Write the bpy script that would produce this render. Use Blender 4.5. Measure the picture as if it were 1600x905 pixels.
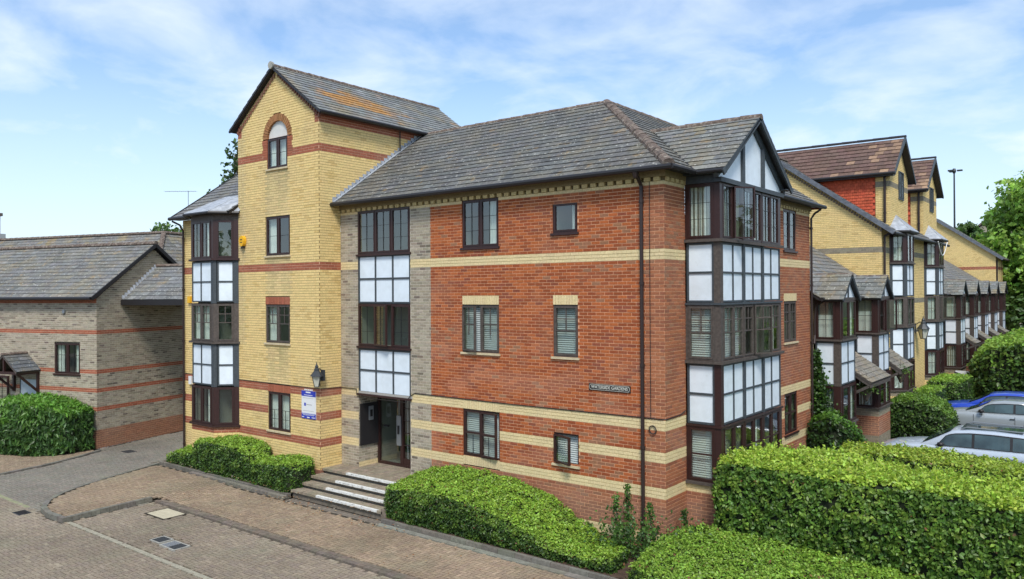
import bpy, math, random
import numpy as np
from mathutils import Vector, noise
for o in list(bpy.data.objects): bpy.data.objects.remove(o, do_unlink=True)
SC = bpy.context.scene
COL = SC.collection
V = Vector
rnd = random.Random(7)
# ---------------------------------------------------------------- camera, sky, sun, exposure
CAM_Z = 5.6
cam_d = bpy.data.cameras.new('camera'); cam = bpy.data.objects.new('camera', cam_d); COL.objects.link(cam)
SC.camera = cam
_y, _p, _r = math.radians(128.0767), math.radians(0.1887), math.radians(-0.3512)
_f = V((math.cos(_y)*math.cos(_p), math.sin(_y)*math.cos(_p), math.sin(_p)))
_rt = V((math.sin(_y), -math.cos(_y), 0)); _u = _rt.cross(_f)
_R = _rt*math.cos(_r) + _u*math.sin(_r); _U = -_rt*math.sin(_r) + _u*math.cos(_r)
from mathutils import Matrix
CAM = V((7.589, -14.88, CAM_Z))
cam.matrix_world = Matrix(((_R.x, _U.x, -_f.x, CAM.x), (_R.y, _U.y, -_f.y, CAM.y), (_R.z, _U.z, -_f.z, CAM.z), (0, 0, 0, 1)))
cam_d.sensor_width = 36; cam_d.lens = 36*1218.6/1600; cam_d.clip_end = 3000; cam_d.clip_start = 0.1
def project(P):
    d = P - CAM; z = d.dot(_f)
    if z <= 0.1: return None
    return (800 + 1218.6*d.dot(_R)/z, 452.5 - 1218.6*d.dot(_U)/z)
SUN_EL, SUN_AZ = math.radians(52), math.radians(-51)      # azimuth measured from +X, behind the camera
W = bpy.data.worlds.new('World'); SC.world = W; W.use_nodes = True
nt = W.node_tree; nt.nodes.clear()
def N(nt, t, **kw):
    n = nt.nodes.new(t)
    for k, v in kw.items():
        if k in ('x',): continue
        setattr(n, k, v)
    return n
def L(nt, a, b): nt.links.new(a, b)
sky = N(nt, 'ShaderNodeTexSky', sky_type='NISHITA', sun_disc=False)
sky.sun_elevation = SUN_EL; sky.sun_rotation = math.radians(90) - SUN_AZ
sky.altitude = 50; sky.air_density = 1.0; sky.dust_density = 1.2; sky.ozone_density = 1.4
tc = N(nt, 'ShaderNodeTexCoord')
sep = N(nt, 'ShaderNodeSeparateXYZ'); L(nt, tc.outputs['Generated'], sep.inputs[0])
# clouds are laid on a flat layer overhead: direction / (height + small)
ad = N(nt, 'ShaderNodeMath', operation='ADD'); ad.inputs[1].default_value = 0.22; L(nt, sep.outputs[2], ad.inputs[0])
dx = N(nt, 'ShaderNodeMath', operation='DIVIDE'); L(nt, sep.outputs[0], dx.inputs[0]); L(nt, ad.outputs[0], dx.inputs[1])
dy = N(nt, 'ShaderNodeMath', operation='DIVIDE'); L(nt, sep.outputs[1], dy.inputs[0]); L(nt, ad.outputs[0], dy.inputs[1])
cmb = N(nt, 'ShaderNodeCombineXYZ'); L(nt, dx.outputs[0], cmb.inputs[0]); L(nt, dy.outputs[0], cmb.inputs[1])
n1 = N(nt, 'ShaderNodeTexNoise'); n1.inputs['Scale'].default_value = 2.6; n1.inputs['Detail'].default_value = 8; n1.inputs['Roughness'].default_value = 0.55; n1.inputs['Distortion'].default_value = 0.3
L(nt, cmb.outputs[0], n1.inputs['Vector'])
cr = N(nt, 'ShaderNodeValToRGB'); cr.color_ramp.elements[0].position = 0.38; cr.color_ramp.elements[1].position = 0.74
cr.color_ramp.elements[0].color = (0.14, 0.14, 0.14, 1); cr.color_ramp.elements[1].color = (0.88, 0.88, 0.88, 1)
L(nt, n1.outputs['Fac'], cr.inputs[0])
# haze towards the horizon
hz = N(nt, 'ShaderNodeMapRange'); hz.inputs['From Min'].default_value = 0.0; hz.inputs['From Max'].default_value = 0.34; hz.inputs['To Min'].default_value = 0.80; hz.inputs['To Max'].default_value = 0.0
L(nt, sep.outputs[2], hz.inputs['Value'])
mx = N(nt, 'ShaderNodeMath', operation='MAXIMUM'); L(nt, cr.outputs[0], mx.inputs[0]); L(nt, hz.outputs[0], mx.inputs[1])
mix = N(nt, 'ShaderNodeMix', data_type='RGBA')
L(nt, mx.outputs[0], mix.inputs[0])
tint = N(nt, 'ShaderNodeMix', data_type='RGBA', blend_type='MULTIPLY'); tint.inputs[0].default_value = 1.0
tint.inputs[7].default_value = (0.92, 1.20, 1.40, 1)
L(nt, sky.outputs[0], tint.inputs[6]); L(nt, tint.outputs[2], mix.inputs[6])
mix.inputs[7].default_value = (6.7, 7.4, 8.2, 1)
bg = N(nt, 'ShaderNodeBackground'); bg.inputs['Strength'].default_value = 0.10
L(nt, mix.outputs[2], bg.inputs['Color'])
wo = N(nt, 'ShaderNodeOutputWorld'); L(nt, bg.outputs[0], wo.inputs['Surface'])
sd = bpy.data.lights.new('sun', 'SUN'); so = bpy.data.objects.new('sun', sd); COL.objects.link(so)
sd.energy = 2.3; sd.angle = math.radians(15); sd.color = (1.0, 0.96, 0.9)
_sd = V((math.cos(SUN_EL)*math.cos(SUN_AZ), math.cos(SUN_EL)*math.sin(SUN_AZ), math.sin(SUN_EL)))
so.rotation_euler = _sd.to_track_quat('Z', 'Y').to_euler(); so.location = _sd*60
SC.view_settings.view_transform = 'Standard'; SC.view_settings.look = 'None'; SC.view_settings.gamma = 1
SC.view_settings.exposure = 0.56
SC.render.engine = 'CYCLES'
# ---------------------------------------------------------------- materials
MATS = {}
def mat(name, col=(.5, .5, .5), rough=.8, metal=0., attr=False, nscale=0., namt=.12, bump=0., bscale=40., stain=None, spec=.4, coat=0.):
    if name in MATS: return MATS[name]
    m = bpy.data.materials.new(name); m.use_nodes = True; nt = m.node_tree
    b = nt.nodes['Principled BSDF']; b.inputs['Roughness'].default_value = rough; b.inputs['Metallic'].default_value = metal
    b.inputs['Specular IOR Level'].default_value = spec
    b.inputs['Coat Weight'].default_value = coat
    if attr:
        a = N(nt, 'ShaderNodeAttribute', attribute_name='tint'); c = a.outputs['Color']
    else:
        a = N(nt, 'ShaderNodeRGB'); a.outputs[0].default_value = (*col, 1); c = a.outputs[0]
    tcn = N(nt, 'ShaderNodeNewGeometry'); pos = tcn.outputs['Position']
    if nscale:
        n = N(nt, 'ShaderNodeTexNoise'); n.inputs['Scale'].default_value = nscale; n.inputs['Detail'].default_value = 4
        L(nt, pos, n.inputs['Vector'])
        mr = N(nt, 'ShaderNodeMapRange'); mr.inputs['From Min'].default_value = .3; mr.inputs['From Max'].default_value = .7
        mr.inputs['To Min'].default_value = 1-namt; mr.inputs['To Max'].default_value = 1+namt; L(nt, n.outputs['Fac'], mr.inputs['Value'])
        mm = N(nt, 'ShaderNodeMix', data_type='RGBA', blend_type='MULTIPLY'); mm.inputs[0].default_value = 1
        L(nt, c, mm.inputs[6]); L(nt, mr.outputs[0], mm.inputs[7]); c = mm.outputs[2]
    for st in (stain or []):
        sc, lo, hi, scol, amt = st
        n = N(nt, 'ShaderNodeTexNoise'); n.inputs['Scale'].default_value = sc; n.inputs['Detail'].default_value = 6; n.inputs['Roughness'].default_value = .65
        L(nt, pos, n.inputs['Vector'])
        mr = N(nt, 'ShaderNodeMapRange'); mr.inputs['From Min'].default_value = lo; mr.inputs['From Max'].default_value = hi
        mr.inputs['To Max'].default_value = amt; L(nt, n.outputs['Fac'], mr.inputs['Value'])
        mm = N(nt, 'ShaderNodeMix', data_type='RGBA'); L(nt, mr.outputs[0], mm.inputs[0]); L(nt, c, mm.inputs[6]); mm.inputs[7].default_value = (*scol, 1); c = mm.outputs[2]
    L(nt, c, b.inputs['Base Color'])
    if bump:
        n = N(nt, 'ShaderNodeTexNoise'); n.inputs['Scale'].default_value = bscale; n.inputs['Detail'].default_value = 3
        L(nt, pos, n.inputs['Vector'])
        bp = N(nt, 'ShaderNodeBump'); bp.inputs['Strength'].default_value = bump; bp.inputs['Distance'].default_value = .01
        L(nt, n.outputs['Fac'], bp.inputs['Height']); L(nt, bp.outputs[0], b.inputs['Normal'])
    MATS[name] = m; return m
def glass(name, tintc=(.92, .95, .93), ior=2.1, rough=.015):
    m = bpy.data.materials.new(name); m.use_nodes = True; nt = m.node_tree; nt.nodes.remove(nt.nodes['Principled BSDF'])
    t = N(nt, 'ShaderNodeBsdfTransparent'); t.inputs[0].default_value = (*tintc, 1)
    g = N(nt, 'ShaderNodeBsdfGlossy'); g.inputs['Roughness'].default_value = rough; g.inputs[0].default_value = (.95, .98, 1, 1)
    nn = N(nt, 'ShaderNodeTexNoise'); nn.inputs['Scale'].default_value = 1.3
    gp = N(nt, 'ShaderNodeNewGeometry'); L(nt, gp.outputs['Position'], nn.inputs['Vector'])
    bp = N(nt, 'ShaderNodeBump'); bp.inputs['Strength'].default_value = .12; bp.inputs['Distance'].default_value = .02; L(nt, nn.outputs['Fac'], bp.inputs['Height']); L(nt, bp.outputs[0], g.inputs['Normal'])
    fr = N(nt, 'ShaderNodeFresnel'); fr.inputs[0].default_value = ior
    bf = N(nt, 'ShaderNodeMath', operation='SUBTRACT'); bf.inputs[0].default_value = 1; L(nt, gp.outputs['Backfacing'], bf.inputs[1])
    mf = N(nt, 'ShaderNodeMath', operation='MULTIPLY'); L(nt, fr.outputs[0], mf.inputs[0]); L(nt, bf.outputs[0], mf.inputs[1])
    mxs = N(nt, 'ShaderNodeMixShader'); L(nt, mf.outputs[0], mxs.inputs[0]); L(nt, t.outputs[0], mxs.inputs[1]); L(nt, g.outputs[0], mxs.inputs[2])
    L(nt, mxs.outputs[0], nt.nodes['Material Output'].inputs[0]); MATS[name] = m; return m
def leafmat(name):
    m = bpy.data.materials.new(name); m.use_nodes = True; nt = m.node_tree; b = nt.nodes['Principled BSDF']
    a = N(nt, 'ShaderNodeAttribute', attribute_name='tint'); L(nt, a.outputs['Color'], b.inputs['Base Color'])
    b.inputs['Roughness'].default_value = .42; b.inputs['Specular IOR Level'].default_value = .45
    tr = N(nt, 'ShaderNodeBsdfTranslucent'); L(nt, a.outputs['Color'], tr.inputs[0])
    mxs = N(nt, 'ShaderNodeMixShader'); mxs.inputs[0].default_value = .38; L(nt, b.outputs[0], mxs.inputs[1]); L(nt, tr.outputs[0], mxs.inputs[2])
    L(nt, mxs.outputs[0], nt.nodes['Material Output'].inputs[0]); MATS[name] = m; return m
M_brick = mat('brick', attr=True, rough=.92, nscale=26, namt=.16, bump=.35, bscale=90, stain=[(.55, .52, .78, (.33, .27, .2), .35)], spec=.15)
M_mortar = mat('mortar', attr=True, rough=.95, nscale=14, namt=.15, spec=.1)
M_slate = mat('slate', attr=True, rough=.72, nscale=9, namt=.2, bump=.4, bscale=60, stain=[(1.3, .48, .70, (.22, .185, .11), .4), (2.3, .59, .70, (.36, .23, .09), .5), (13, .605, .66, (.58, .57, .50), .85)], spec=.35)
M_ltile = mat('lichen_slate', attr=True, rough=.75, nscale=9, namt=.2, bump=.4, bscale=60, stain=[(7.5, .60, .70, (.42, .42, .36), .6)], spec=.3)
M_ridge = mat('ridge_tile', (.135, .098, .078), .9, nscale=12, namt=.4, bump=.8, bscale=30, stain=[(9, .52, .62, (.36, .31, .25), .6), (5, .55, .65, (.05, .045, .04), .6)])
M_tile = mat('clay_tile', attr=True, rough=.85, nscale=10, namt=.2, bump=.3, bscale=50, spec=.2)
M_brown = mat('rosewood_frame', (.036, .014, .012), .42, nscale=20, namt=.2, spec=.5)
M_grey = mat('grey_timber', (.052, .062, .070), .6, nscale=20, namt=.2)
M_bronze = mat('weathered_timber', (.082, .066, .056), .7, nscale=16, namt=.28)
M_panel = mat('white_panel', (.72, .79, .84), .5, nscale=5, namt=.04, stain=[(1.7, .5, .8, (.50, .55, .55), .5), (6, .6, .8, (.45, .45, .42), .35)])
M_black = mat('black_plastic', (.022, .020, .021), .45)
M_pipe = mat('brown_pipe', (.032, .019, .017), .45)
M_lead = mat('lead', (.36, .38, .41), .55, metal=.0, nscale=6, namt=.25, stain=[(3.5, .5, .65, (.22, .24, .27), .6)])
M_white = mat('white_paint', (.75, .75, .74), .5)
M_sill = mat('stone_sill', (.56, .46, .29), .85, nscale=12, namt=.15)
M_glass = glass('window_glass')
M_cglass = glass('car_glass', (.30, .36, .36), 1.7)
M_room = mat('room_wall', (.20, .21, .17), .9)
M_curtain = mat('curtain', (.66, .69, .64), .9)
M_blind = mat('blind', (.50, .54, .52), .7)
M_leaf = leafmat('leaf')
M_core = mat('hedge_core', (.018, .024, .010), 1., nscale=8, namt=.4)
M_bark = mat('bark', (.12, .09, .065), .95, nscale=8, namt=.35, bump=.8, bscale=20)
M_soil = mat('soil', (.075, .045, .03), 1., nscale=10, namt=.5, bump=.8, bscale=25)
M_conc = mat('concrete', (.33, .32, .28), .9, nscale=9, namt=.2, bump=.3)
M_kerb = mat('kerb_stone', attr=True, rough=.92, nscale=12, namt=.25, bump=.4, bscale=30, stain=[(3, .55, .7, (.07, .08, .045), .5)])
M_paver = mat('block_paver', attr=True, rough=.93, nscale=20, namt=.2, bump=.35, bscale=60, stain=[(.7, .50, .75, (.23, .24, .16), .4), (2.6, .60, .72, (.12, .14, .075), .4)], spec=.15)
M_joint = mat('paver_joint', (.05, .042, .03), 1., nscale=10, namt=.35)
M_metal = mat('grey_metal', (.33, .35, .37), .4, metal=.6)
M_iron = mat('iron', (.05, .055, .06), .5, metal=.4)
M_blue = mat('blue_print', (.03, .05, .42), .5)
M_lampglass = mat('lantern_glass', (.5, .5, .42), .3)
# ---------------------------------------------------------------- object helpers
WO = {}
def setp(o, label=None, cat=None, group=None, kind=None):
    if label: o['label'] = label
    if cat: o['category'] = cat
    if group: o['group'] = group
    if kind: o['kind'] = kind
    return o
def thing(name, loc, label, cat, group=None, rz=0.):
    o = bpy.data.objects.new(name, None); COL.objects.link(o); o.location = loc; o.empty_display_size = .3
    WO[o] = V(loc); setp(o, label, cat, group); return o
def link(name, me, parent=None, origin=V((0, 0, 0))):
    o = bpy.data.objects.new(name, me); COL.objects.link(o)
    if parent is not None:
        o.parent = parent; o.location = origin - WO[parent]
    else: o.location = origin
    WO[o] = origin.copy(); return o
class MB:
    def __init__(s): s.v = []; s.f = []; s.c = []; s.any = False
    def face(s, pts, col=None):
        n = len(s.v); s.v.extend([tuple(p) for p in pts]); s.f.append(tuple(range(n, n+len(pts)))); s.c.append(col)
        if col is not None: s.any = True
    def hexa(s, p, col=None, skip=()):
        # p: 8 points, 0-3 bottom ring (back), 4-7 top ring; faces oriented outward for a right-handed frame
        F = [(0, 3, 2, 1), (4, 5, 6, 7), (0, 1, 5, 4), (1, 2, 6, 5), (2, 3, 7, 6), (3, 0, 4, 7)]
        n = len(s.v); s.v.extend([tuple(q) for q in p])
        for i, f in enumerate(F):
            if i in skip: continue
            s.f.append(tuple(n+k for k in f)); s.c.append(col)
        if col is not None: s.any = True
    def bx(s, x0, x1, y0, y1, z0, z1, col=None, skip=()):
        s.hexa([(x0, y0, z0), (x1, y0, z0), (x1, y1, z0), (x0, y1, z0), (x0, y0, z1), (x1, y0, z1), (x1, y1, z1), (x0, y1, z1)], col, skip)
    def tube(s, pts, r, n=8, col=None, cap=True):
        pts = [V(p) for p in pts]; rs = r if isinstance(r, (list, tuple)) else [r]*len(pts)
        base = len(s.v); prev = None
        for i, p in enumerate(pts):
            d = (pts[min(i+1, len(pts)-1)] - pts[max(i-1, 0)]).normalized()
            a = prev if prev is not None else (V((0, 0, 1)) if abs(d.z) < .9 else V((1, 0, 0)))
            a = (a - d*a.dot(d)).normalized(); b = d.cross(a); prev = a
            for k in range(n):
                t = 2*math.pi*k/n; s.v.append(tuple(p + (a*math.cos(t)+b*math.sin(t))*rs[i]))
        for i in range(len(pts)-1):
            for k in range(n):
                s.f.append((base+i*n+k, base+i*n+(k+1) % n, base+(i+1)*n+(k+1) % n, base+(i+1)*n+k)); s.c.append(col)
        if cap:
            s.f.append(tuple(base+k for k in range(n))[::-1]); s.c.append(col)
            s.f.append(tuple(base+(len(pts)-1)*n+k for k in range(n))); s.c.append(col)
    def prism(s, poly, nrm, th, col=None):
        # poly: list of 3D points ccw about nrm; extrudes down by th
        nrm = V(nrm).normalized(); top = [V(p) for p in poly]; bot = [p - nrm*th for p in top]
        s.face(top, col); s.face(bot[::-1], col)
        for i in range(len(top)):
            j = (i+1) % len(top); s.face([top[j], top[i], bot[i], bot[j]], col)
    def lathe(s, c, prof, n=12, col=None):
        c = V(c); base = len(s.v)
        for r, z in prof:
            for k in range(n):
                t = 2*math.pi*k/n; s.v.append((c.x+r*math.cos(t), c.y+r*math.sin(t), c.z+z))
        for i in range(len(prof)-1):
            for k in range(n):
                s.f.append((base+i*n+k, base+i*n+(k+1) % n, base+(i+1)*n+(k+1) % n, base+(i+1)*n+k)); s.c.append(col)
    def mesh(s, name, m, smooth=False, origin=None):
        me = bpy.data.meshes.new(name)
        if origin is None:
            a = np.array(s.v); origin = V(tuple((a.min(0)+a.max(0))/2)) if len(a) else V((0, 0, 0)); origin.z = float(a[:, 2].min()) if len(a) else 0
        vs = np.array(s.v) - np.array(origin)
        me.from_pydata(vs.tolist(), [], s.f); me.materials.append(m)
        if s.any:
            at = me.color_attributes.new('tint', 'FLOAT_COLOR', 'CORNER')
            arr = np.ones((len(me.loops), 4), np.float32); k = 0
            for f, c in zip(s.f, s.c):
                if c is not None: arr[k:k+len(f), :3] = c
                k += len(f)
            at.data.foreach_set('color', arr.ravel())
        if smooth: me.polygons.foreach_set('use_smooth', [True]*len(me.polygons))
        return me, origin
    def build(s, name, m, parent=None, smooth=False, kind=None):
        if not s.f: return None
        me, o = s.mesh(name, m, smooth); ob = link(name, me, parent, o)
        if kind: ob['kind'] = kind
        return ob
class Frame:
    def __init__(s, O, U):
        s.O = V(O); s.U = V(U).normalized(); s.N = s.U.cross(V((0, 0, 1)))
    def P(s, u, z, d=0.): return V((s.O.x + s.U.x*u + s.N.x*d, s.O.y + s.U.y*u + s.N.y*d, z))
    def box(s, mb, u0, u1, z0, z1, d0, d1, col=None, skip=()):
        P = s.P
        mb.hexa([P(u0, z0, d1), P(u1, z0, d1), P(u1, z0, d0), P(u0, z0, d0), P(u0, z1, d1), P(u1, z1, d1), P(u1, z1, d0), P(u0, z1, d0)], col, skip)
class Pieces:
    """collects box-like pieces; the nearest `limit` ones become objects of their own, the rest one 'stuff' mesh"""
    def __init__(s, name, m, parent, limit=0, stuff=None): s.name = name; s.m = m; s.parent = parent; s.limit = limit; s.items = []; s.stuff = stuff or name
    def add(s, pts, col, skip=(0,)): s.items.append((pts, col, skip))
    def build(s):
        its = s.items
        if s.limit:
            def key(it):
                c = sum((V(p) for p in it[0]), V((0, 0, 0)))/8; q = project(c)
                vis = q is not None and -5 < q[0] < 1605 and -5 < q[1] < 910
                return (0 if vis else 1, (c-CAM).length)
            its = sorted(its, key=key)
        one, rest = its[:s.limit], its[s.limit:]
        cache = {}
        for pts, col, skip in one:
            o = V(pts[0]); loc = [V(p)-o for p in pts]
            k = (tuple(round(c, 3) for p in loc for c in p), tuple(round(c*12) for c in col))
            me = cache.get(k)
            if me is None:
                mb = MB(); mb.hexa([p for p in loc], col, ()); me, _ = mb.mesh(s.name, s.m, origin=V((0, 0, 0))); cache[k] = me
            link(s.name, me, s.parent, o)
        if rest:
            mb = MB()
            for pts, col, skip in rest: mb.hexa(pts, col, skip)
            mb.build(s.stuff, s.m, s.parent, kind='stuff')
# ---------------------------------------------------------------- brickwork
C = 2.645/35      # one course
def kz(k): return k*C
def jit(c, a, r=rnd):
    f = 1 + r.uniform(-a, a); return tuple(max(0, x*f*(1+r.uniform(-a, a)*.25)) for x in c)
def zcol(zone, P):
    r = rnd.random(); n = .7*noise.noise(V((P.x*.33+P.y*.33, P.z*.55, 3.1)))
    if zone == 'red':
        r += n*.55
        lowk = max(0, min(1, (1.5-P.z)/.7))                      # weathered, browner bricks near the ground and by the corner
        if P.x > -.45: lowk = max(lowk, .5)
        if r < .04: c = (.30, .14, .075)
        elif r < .50: c = (.30, .078, .030)
        elif r < .93: c = (.41, .115, .038)
        else: c = (.26, .075, .040)
        g = (.29, .155, .10); c = tuple(a*(1-lowk*.85)+b*lowk*.85 for a, b in zip(c, g))
        q = noise.noise(V((P.x*1.1+P.y, P.z*1.6, 8.)))
        w = max(0, min(.16, (q-.05)*.5)) if P.z < 4.6 else 0; c = tuple(a*(1-w)+b*w for a, b in zip(c, (.50, .32, .24)))   # lime bloom
        return jit(c, .09)
    if zone == 'rband': return jit((.345, .115, .065), .13)
    if zone == 'yellow':
        s = 0
        for xa, xb, zz in ((-12.95, -11.9, 9.3), (-13.05, -11.8, 6.66), (-13.05, -11.83, 4.02)):
            if xa < P.x < xb and zz-1.9 < P.z < zz and P.y < 0: s = max(s, (1-(zz-P.z)/1.9)*(.55+.9*noise.noise(V((P.x*7, P.z*.6, 2)))))
        if abs(P.x+14.35) < .2 and P.z > 4: s = max(s, .25)
        if s > 0: return jit(tuple(a*(1-s*.55)+b*s*.55 for a, b in zip((.74, .56, .27), (.24, .22, .10))), .08)
    if zone == 'yellow': return jit((.76, .562, .245), .05) if r < .9 else jit((.66, .47, .19), .06)
    if zone == 'yband': return jit((.70, .56, .31), .05)
    if zone == 'grey':
        if r < .08: return jit((.19, .155, .12), .2)
        if r < .5: return jit((.31, .262, .195), .12)
        return jit((.39, .335, .25), .1)
    if zone == 'gband': return jit((.27, .235, .17), .15)
    return (.4, .4, .4)
MORT = {'red': (.68, .37, .215), 'rband': (.62, .36, .24), 'yellow': (.27, .19, .08), 'yband': (.44, .34, .17), 'grey': (.60, .53, .42), 'gband': (.38, .32, .22)}
def subtract(iv, cuts):
    out = [iv]
    for a, b in cuts:
        nx = []
        for x, y in out:
            if b <= x or a >= y: nx.append((x, y)); continue
            if a > x: nx.append((x, a))
            if b < y: nx.append((b, y))
        out = nx
    return out
def wall(pset, mort, fr, u0, u1, z0, z1, zone, openings=(), span=None, zoneb=(), lap=(0, 0), dep=.007, off=0., jw=None):
    """brick skin. zone(u, k)->name ; zoneb: u positions where the zone may change; span(z)->(ua,ub) for gables; openings: (ua,ub,za,zb)"""
    k0 = int(round(z0/C)); k1 = int(math.ceil(z1/C - 1e-6))
    for k in range(k0, k1):
        za, zb = kz(k), min(kz(k+1), z1 + (.0 if span is None else 9)); zm = (za+zb)/2
        if span:
            sa, sb = span(za); ta, tb = span(zb); a, b = max(u0, sa), min(u1, sb)
            ta, tb = max(u0, ta), min(u1, tb)
            if tb <= ta: ta = tb = (a+b)/2
            if b-a < .04: continue
        else: a, b, ta, tb = u0, u1, u0, u1
        cuts = [(o[0], o[1]) for o in openings if o[2] < zm < o[3]]
        ivs = subtract((a, b), cuts)
        segs = []
        for x, y in ivs:
            ps = [x]+[q for q in sorted(zoneb) if x+.01 < q < y-.01]+[y]
            segs += list(zip(ps[:-1], ps[1:]))
        for x, y in segs:
            zn = zone((x+y)/2, k)
            if zn is None: continue
            # mortar strip; its upper corners follow a gable
            xt = max(x, ta) if span else x; yt = min(y, tb) if span else y
            if yt < xt: xt = yt = (xt+yt)/2
            mort.face([fr.P(x, za, -dep), fr.P(y, za, -dep), fr.P(yt, zb, -dep), fr.P(xt, zb, -dep)], MORT[zn])
            ph = (.1125 if k % 2 else 0.) + off
            i = math.floor((x-ph)/.225)-1
            la = x + (lap[0] if abs(x-u0) < 1e-6 else .005 if x in zoneb else 0); lb = y - (lap[1] if abs(y-u1) < 1e-6 else .005 if y in zoneb else 0)
            while True:
                jq = jw or (.003 if zn in ('yellow', 'yband') else .0068); p0 = ph + i*.225 + jq; p1 = p0 + .225-2*jq; i += 1
                if p0 > lb: break
                q0, q1 = max(p0, la), min(p1, lb)
                if q1-q0 < .03: continue
                r0, r1 = q0, q1
                if span:
                    m0, m1 = max(q0, xt), min(q1, yt)
                    if m1-m0 < .02:
                        if ta > q0: m0 = m1 = min(q1, max(q0, xt))
                        else: m0 = m1 = max(q0, min(q1, yt))
                    r0, r1 = m0, m1
                c = zcol(zn, fr.P((q0+q1)/2, zm)); e = rnd.uniform(-.0015, .0015)
                jh = .0085 if zn in ('red', 'grey', 'rband') else .0055; zl, zh = za+jh, zb-jh
                if zh-zl < .015: continue
                P = fr.P
                pset.add([P(q0, zl, e), P(q1, zl, e), P(q1, zl, -dep), P(q0, zl, -dep), P(r0, zh, e), P(r1, zh, e), P(r1, zh, -dep), P(r0, zh, -dep)], c, (4,))
def soldier(pset, mort, fr, u0, u1, z0, z1, zone, d=.002):
    n = max(1, round((u1-u0)/.075)); w = (u1-u0)/n
    for i in range(n):
        a = u0+i*w+.004; b = u0+(i+1)*w-.004; P = fr.P; e = d
        pset.add([P(a, z0+.004, e), P(b, z0+.004, e), P(b, z0+.004, -.014), P(a, z0+.004, -.014), P(a, z1-.004, e), P(b, z1-.004, e), P(b, z1-.004, -.014), P(a, z1-.004, -.014)], zcol(zone, P(a, z0)), (4,))
    mort.face([fr.P(u0, z0, -.0135), fr.P(u1, z0, -.0135), fr.P(u1, z1, -.0135), fr.P(u0, z1, -.0135)], MORT[zone])
# ---------------------------------------------------------------- roofs
def slates(pset, O, U, S, poly, course=.24, width=.30, th=.013, colf=None, jitw=.0):
    O, U, S = V(O), V(U).normalized(), V(S).normalized(); Nn = U.cross(S)
    smax = max(p[1] for p in poly); smin = min(p[1] for p in poly)
    def rng(s):
        xs = []
        for i in range(len(poly)):
            (a, b), (c, d) = poly[i], poly[(i+1) % len(poly)]
            if (b-s)*(d-s) <= 0 and b != d: xs.append(a+(c-a)*(s-b)/(d-b))
            elif b == d == s: xs += [a, c]
        return (min(xs), max(xs)) if xs else None
    n = max(1, int((smax-smin)/course+.5)); cs = (smax-smin)/n
    for k in range(n):
        s0 = smin+k*cs; s1 = s0+cs
        ra = rng(s0+1e-4); rb = rng(s1-1e-4)
        if not ra or not rb: continue
        lo, hi = min(ra[0], rb[0]), max(ra[1], rb[1])
        ph = width*.5*(k % 2) + width*.1*(k % 3)
        i = math.floor((lo-ph)/width)-1
        while True:
            a = ph+i*width; b = a+width-.006; i += 1
            if a > hi: break
            a0, b0 = max(a, ra[0]), min(b, ra[1]); a1, b1 = max(a, rb[0]), min(b, rb[1])
            if b0-a0 < .01 and b1-a1 < .01: continue
            if b0 < a0: a0 = b0 = (ra[0] if a < ra[0] else ra[1])
            if b1 < a1: a1 = b1 = (rb[0] if a < rb[0] else rb[1])
            j = rnd.uniform(0, .006); t0 = th*2+rnd.uniform(0, .004); t1 = th*.6
            def Q(u, s, h): return O+U*u+S*s+Nn*h
            ce = Q((a0+b0)/2, s0, 0)
            c = colf(ce)
            s0j = s0-j
            pset.add([Q(a0, s0j, t0-th), Q(b0, s0j, t0-th), Q(b1, s1, t1-th), Q(a1, s1, t1-th), Q(a0, s0j, t0), Q(b0, s0j, t0), Q(b1, s1, t1), Q(a1, s1, t1)], c, (0,))
def slatecol(base=(.112, .112, .108), warm=.14):
    def f(P):
        n = noise.noise(P*.8); r = rnd.random()
        c = tuple(b*(1+.15*n) for b in base)
        if r < .05: c = tuple(x*1.3 for x in c)
        elif r < .11: c = tuple(x*.78 for x in c)
        w = max(0, noise.noise(P*1.7+V((9, 4, 2))))*warm*2
        c = (c[0]*(1-w)+.24*w, c[1]*(1-w)+.19*w, c[2]*(1-w)+.11*w)
        return jit(c, .1)
    return f
def deck(parent, O, U, S, poly, th=.07, name='roof', m=None):
    O, U, S = V(O), V(U).normalized(), V(S).normalized(); Nn = U.cross(S)
    mb = MB(); mb.prism([O+U*p[0]+S*p[1] for p in poly], Nn, th); return mb.build(name, m or M_black, parent)
def ridge(parent, a, b, r=.11, seg=.45, name='ridge_tile', m=None):
    """overlapping half-round ridge tiles from a to b, one mesh each"""
    a, b = V(a), V(b); d = b-a; n = max(1, int(d.length/seg)); d.normalize(); st = (b-a).length/n
    up = V((0, 0, 1)); up = (up-d*up.dot(d)).normalized(); sd = d.cross(up)
    for i in range(n):
        mb = MB(); p0 = a+d*(i*st-.02); p1 = a+d*((i+1)*st+.0); rr0 = r*1.06+rnd.uniform(0, .008); rr1 = r*.96
        K = 7; top = []
        for p, rr in ((p0, rr0), (p1, rr1)):
            for k in range(K):
                t = math.pi*(k/(K-1)*1.12-.06); top.append(p+sd*math.cos(t)*rr+up*(math.sin(t)*rr*.85-.05))
        for k in range(K-1): mb.face([top[k], top[k+1], top[K+k+1], top[K+k]][::-1])
        mb.face([top[k] for k in range(K)]); mb.face([top[K+k] for k in range(K)][::-1])
        mb.face([top[0], top[K], top[2*K-1], top[K-1]])
        mb.build(name, m or M_ridge, parent)
def gutter(parent, a, b, r=.062, m=None, name='gutter'):
    mb = MB(); mb.tube([V(a), V(b)], r, 8); mb.build(name, m or M_black, parent)
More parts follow.
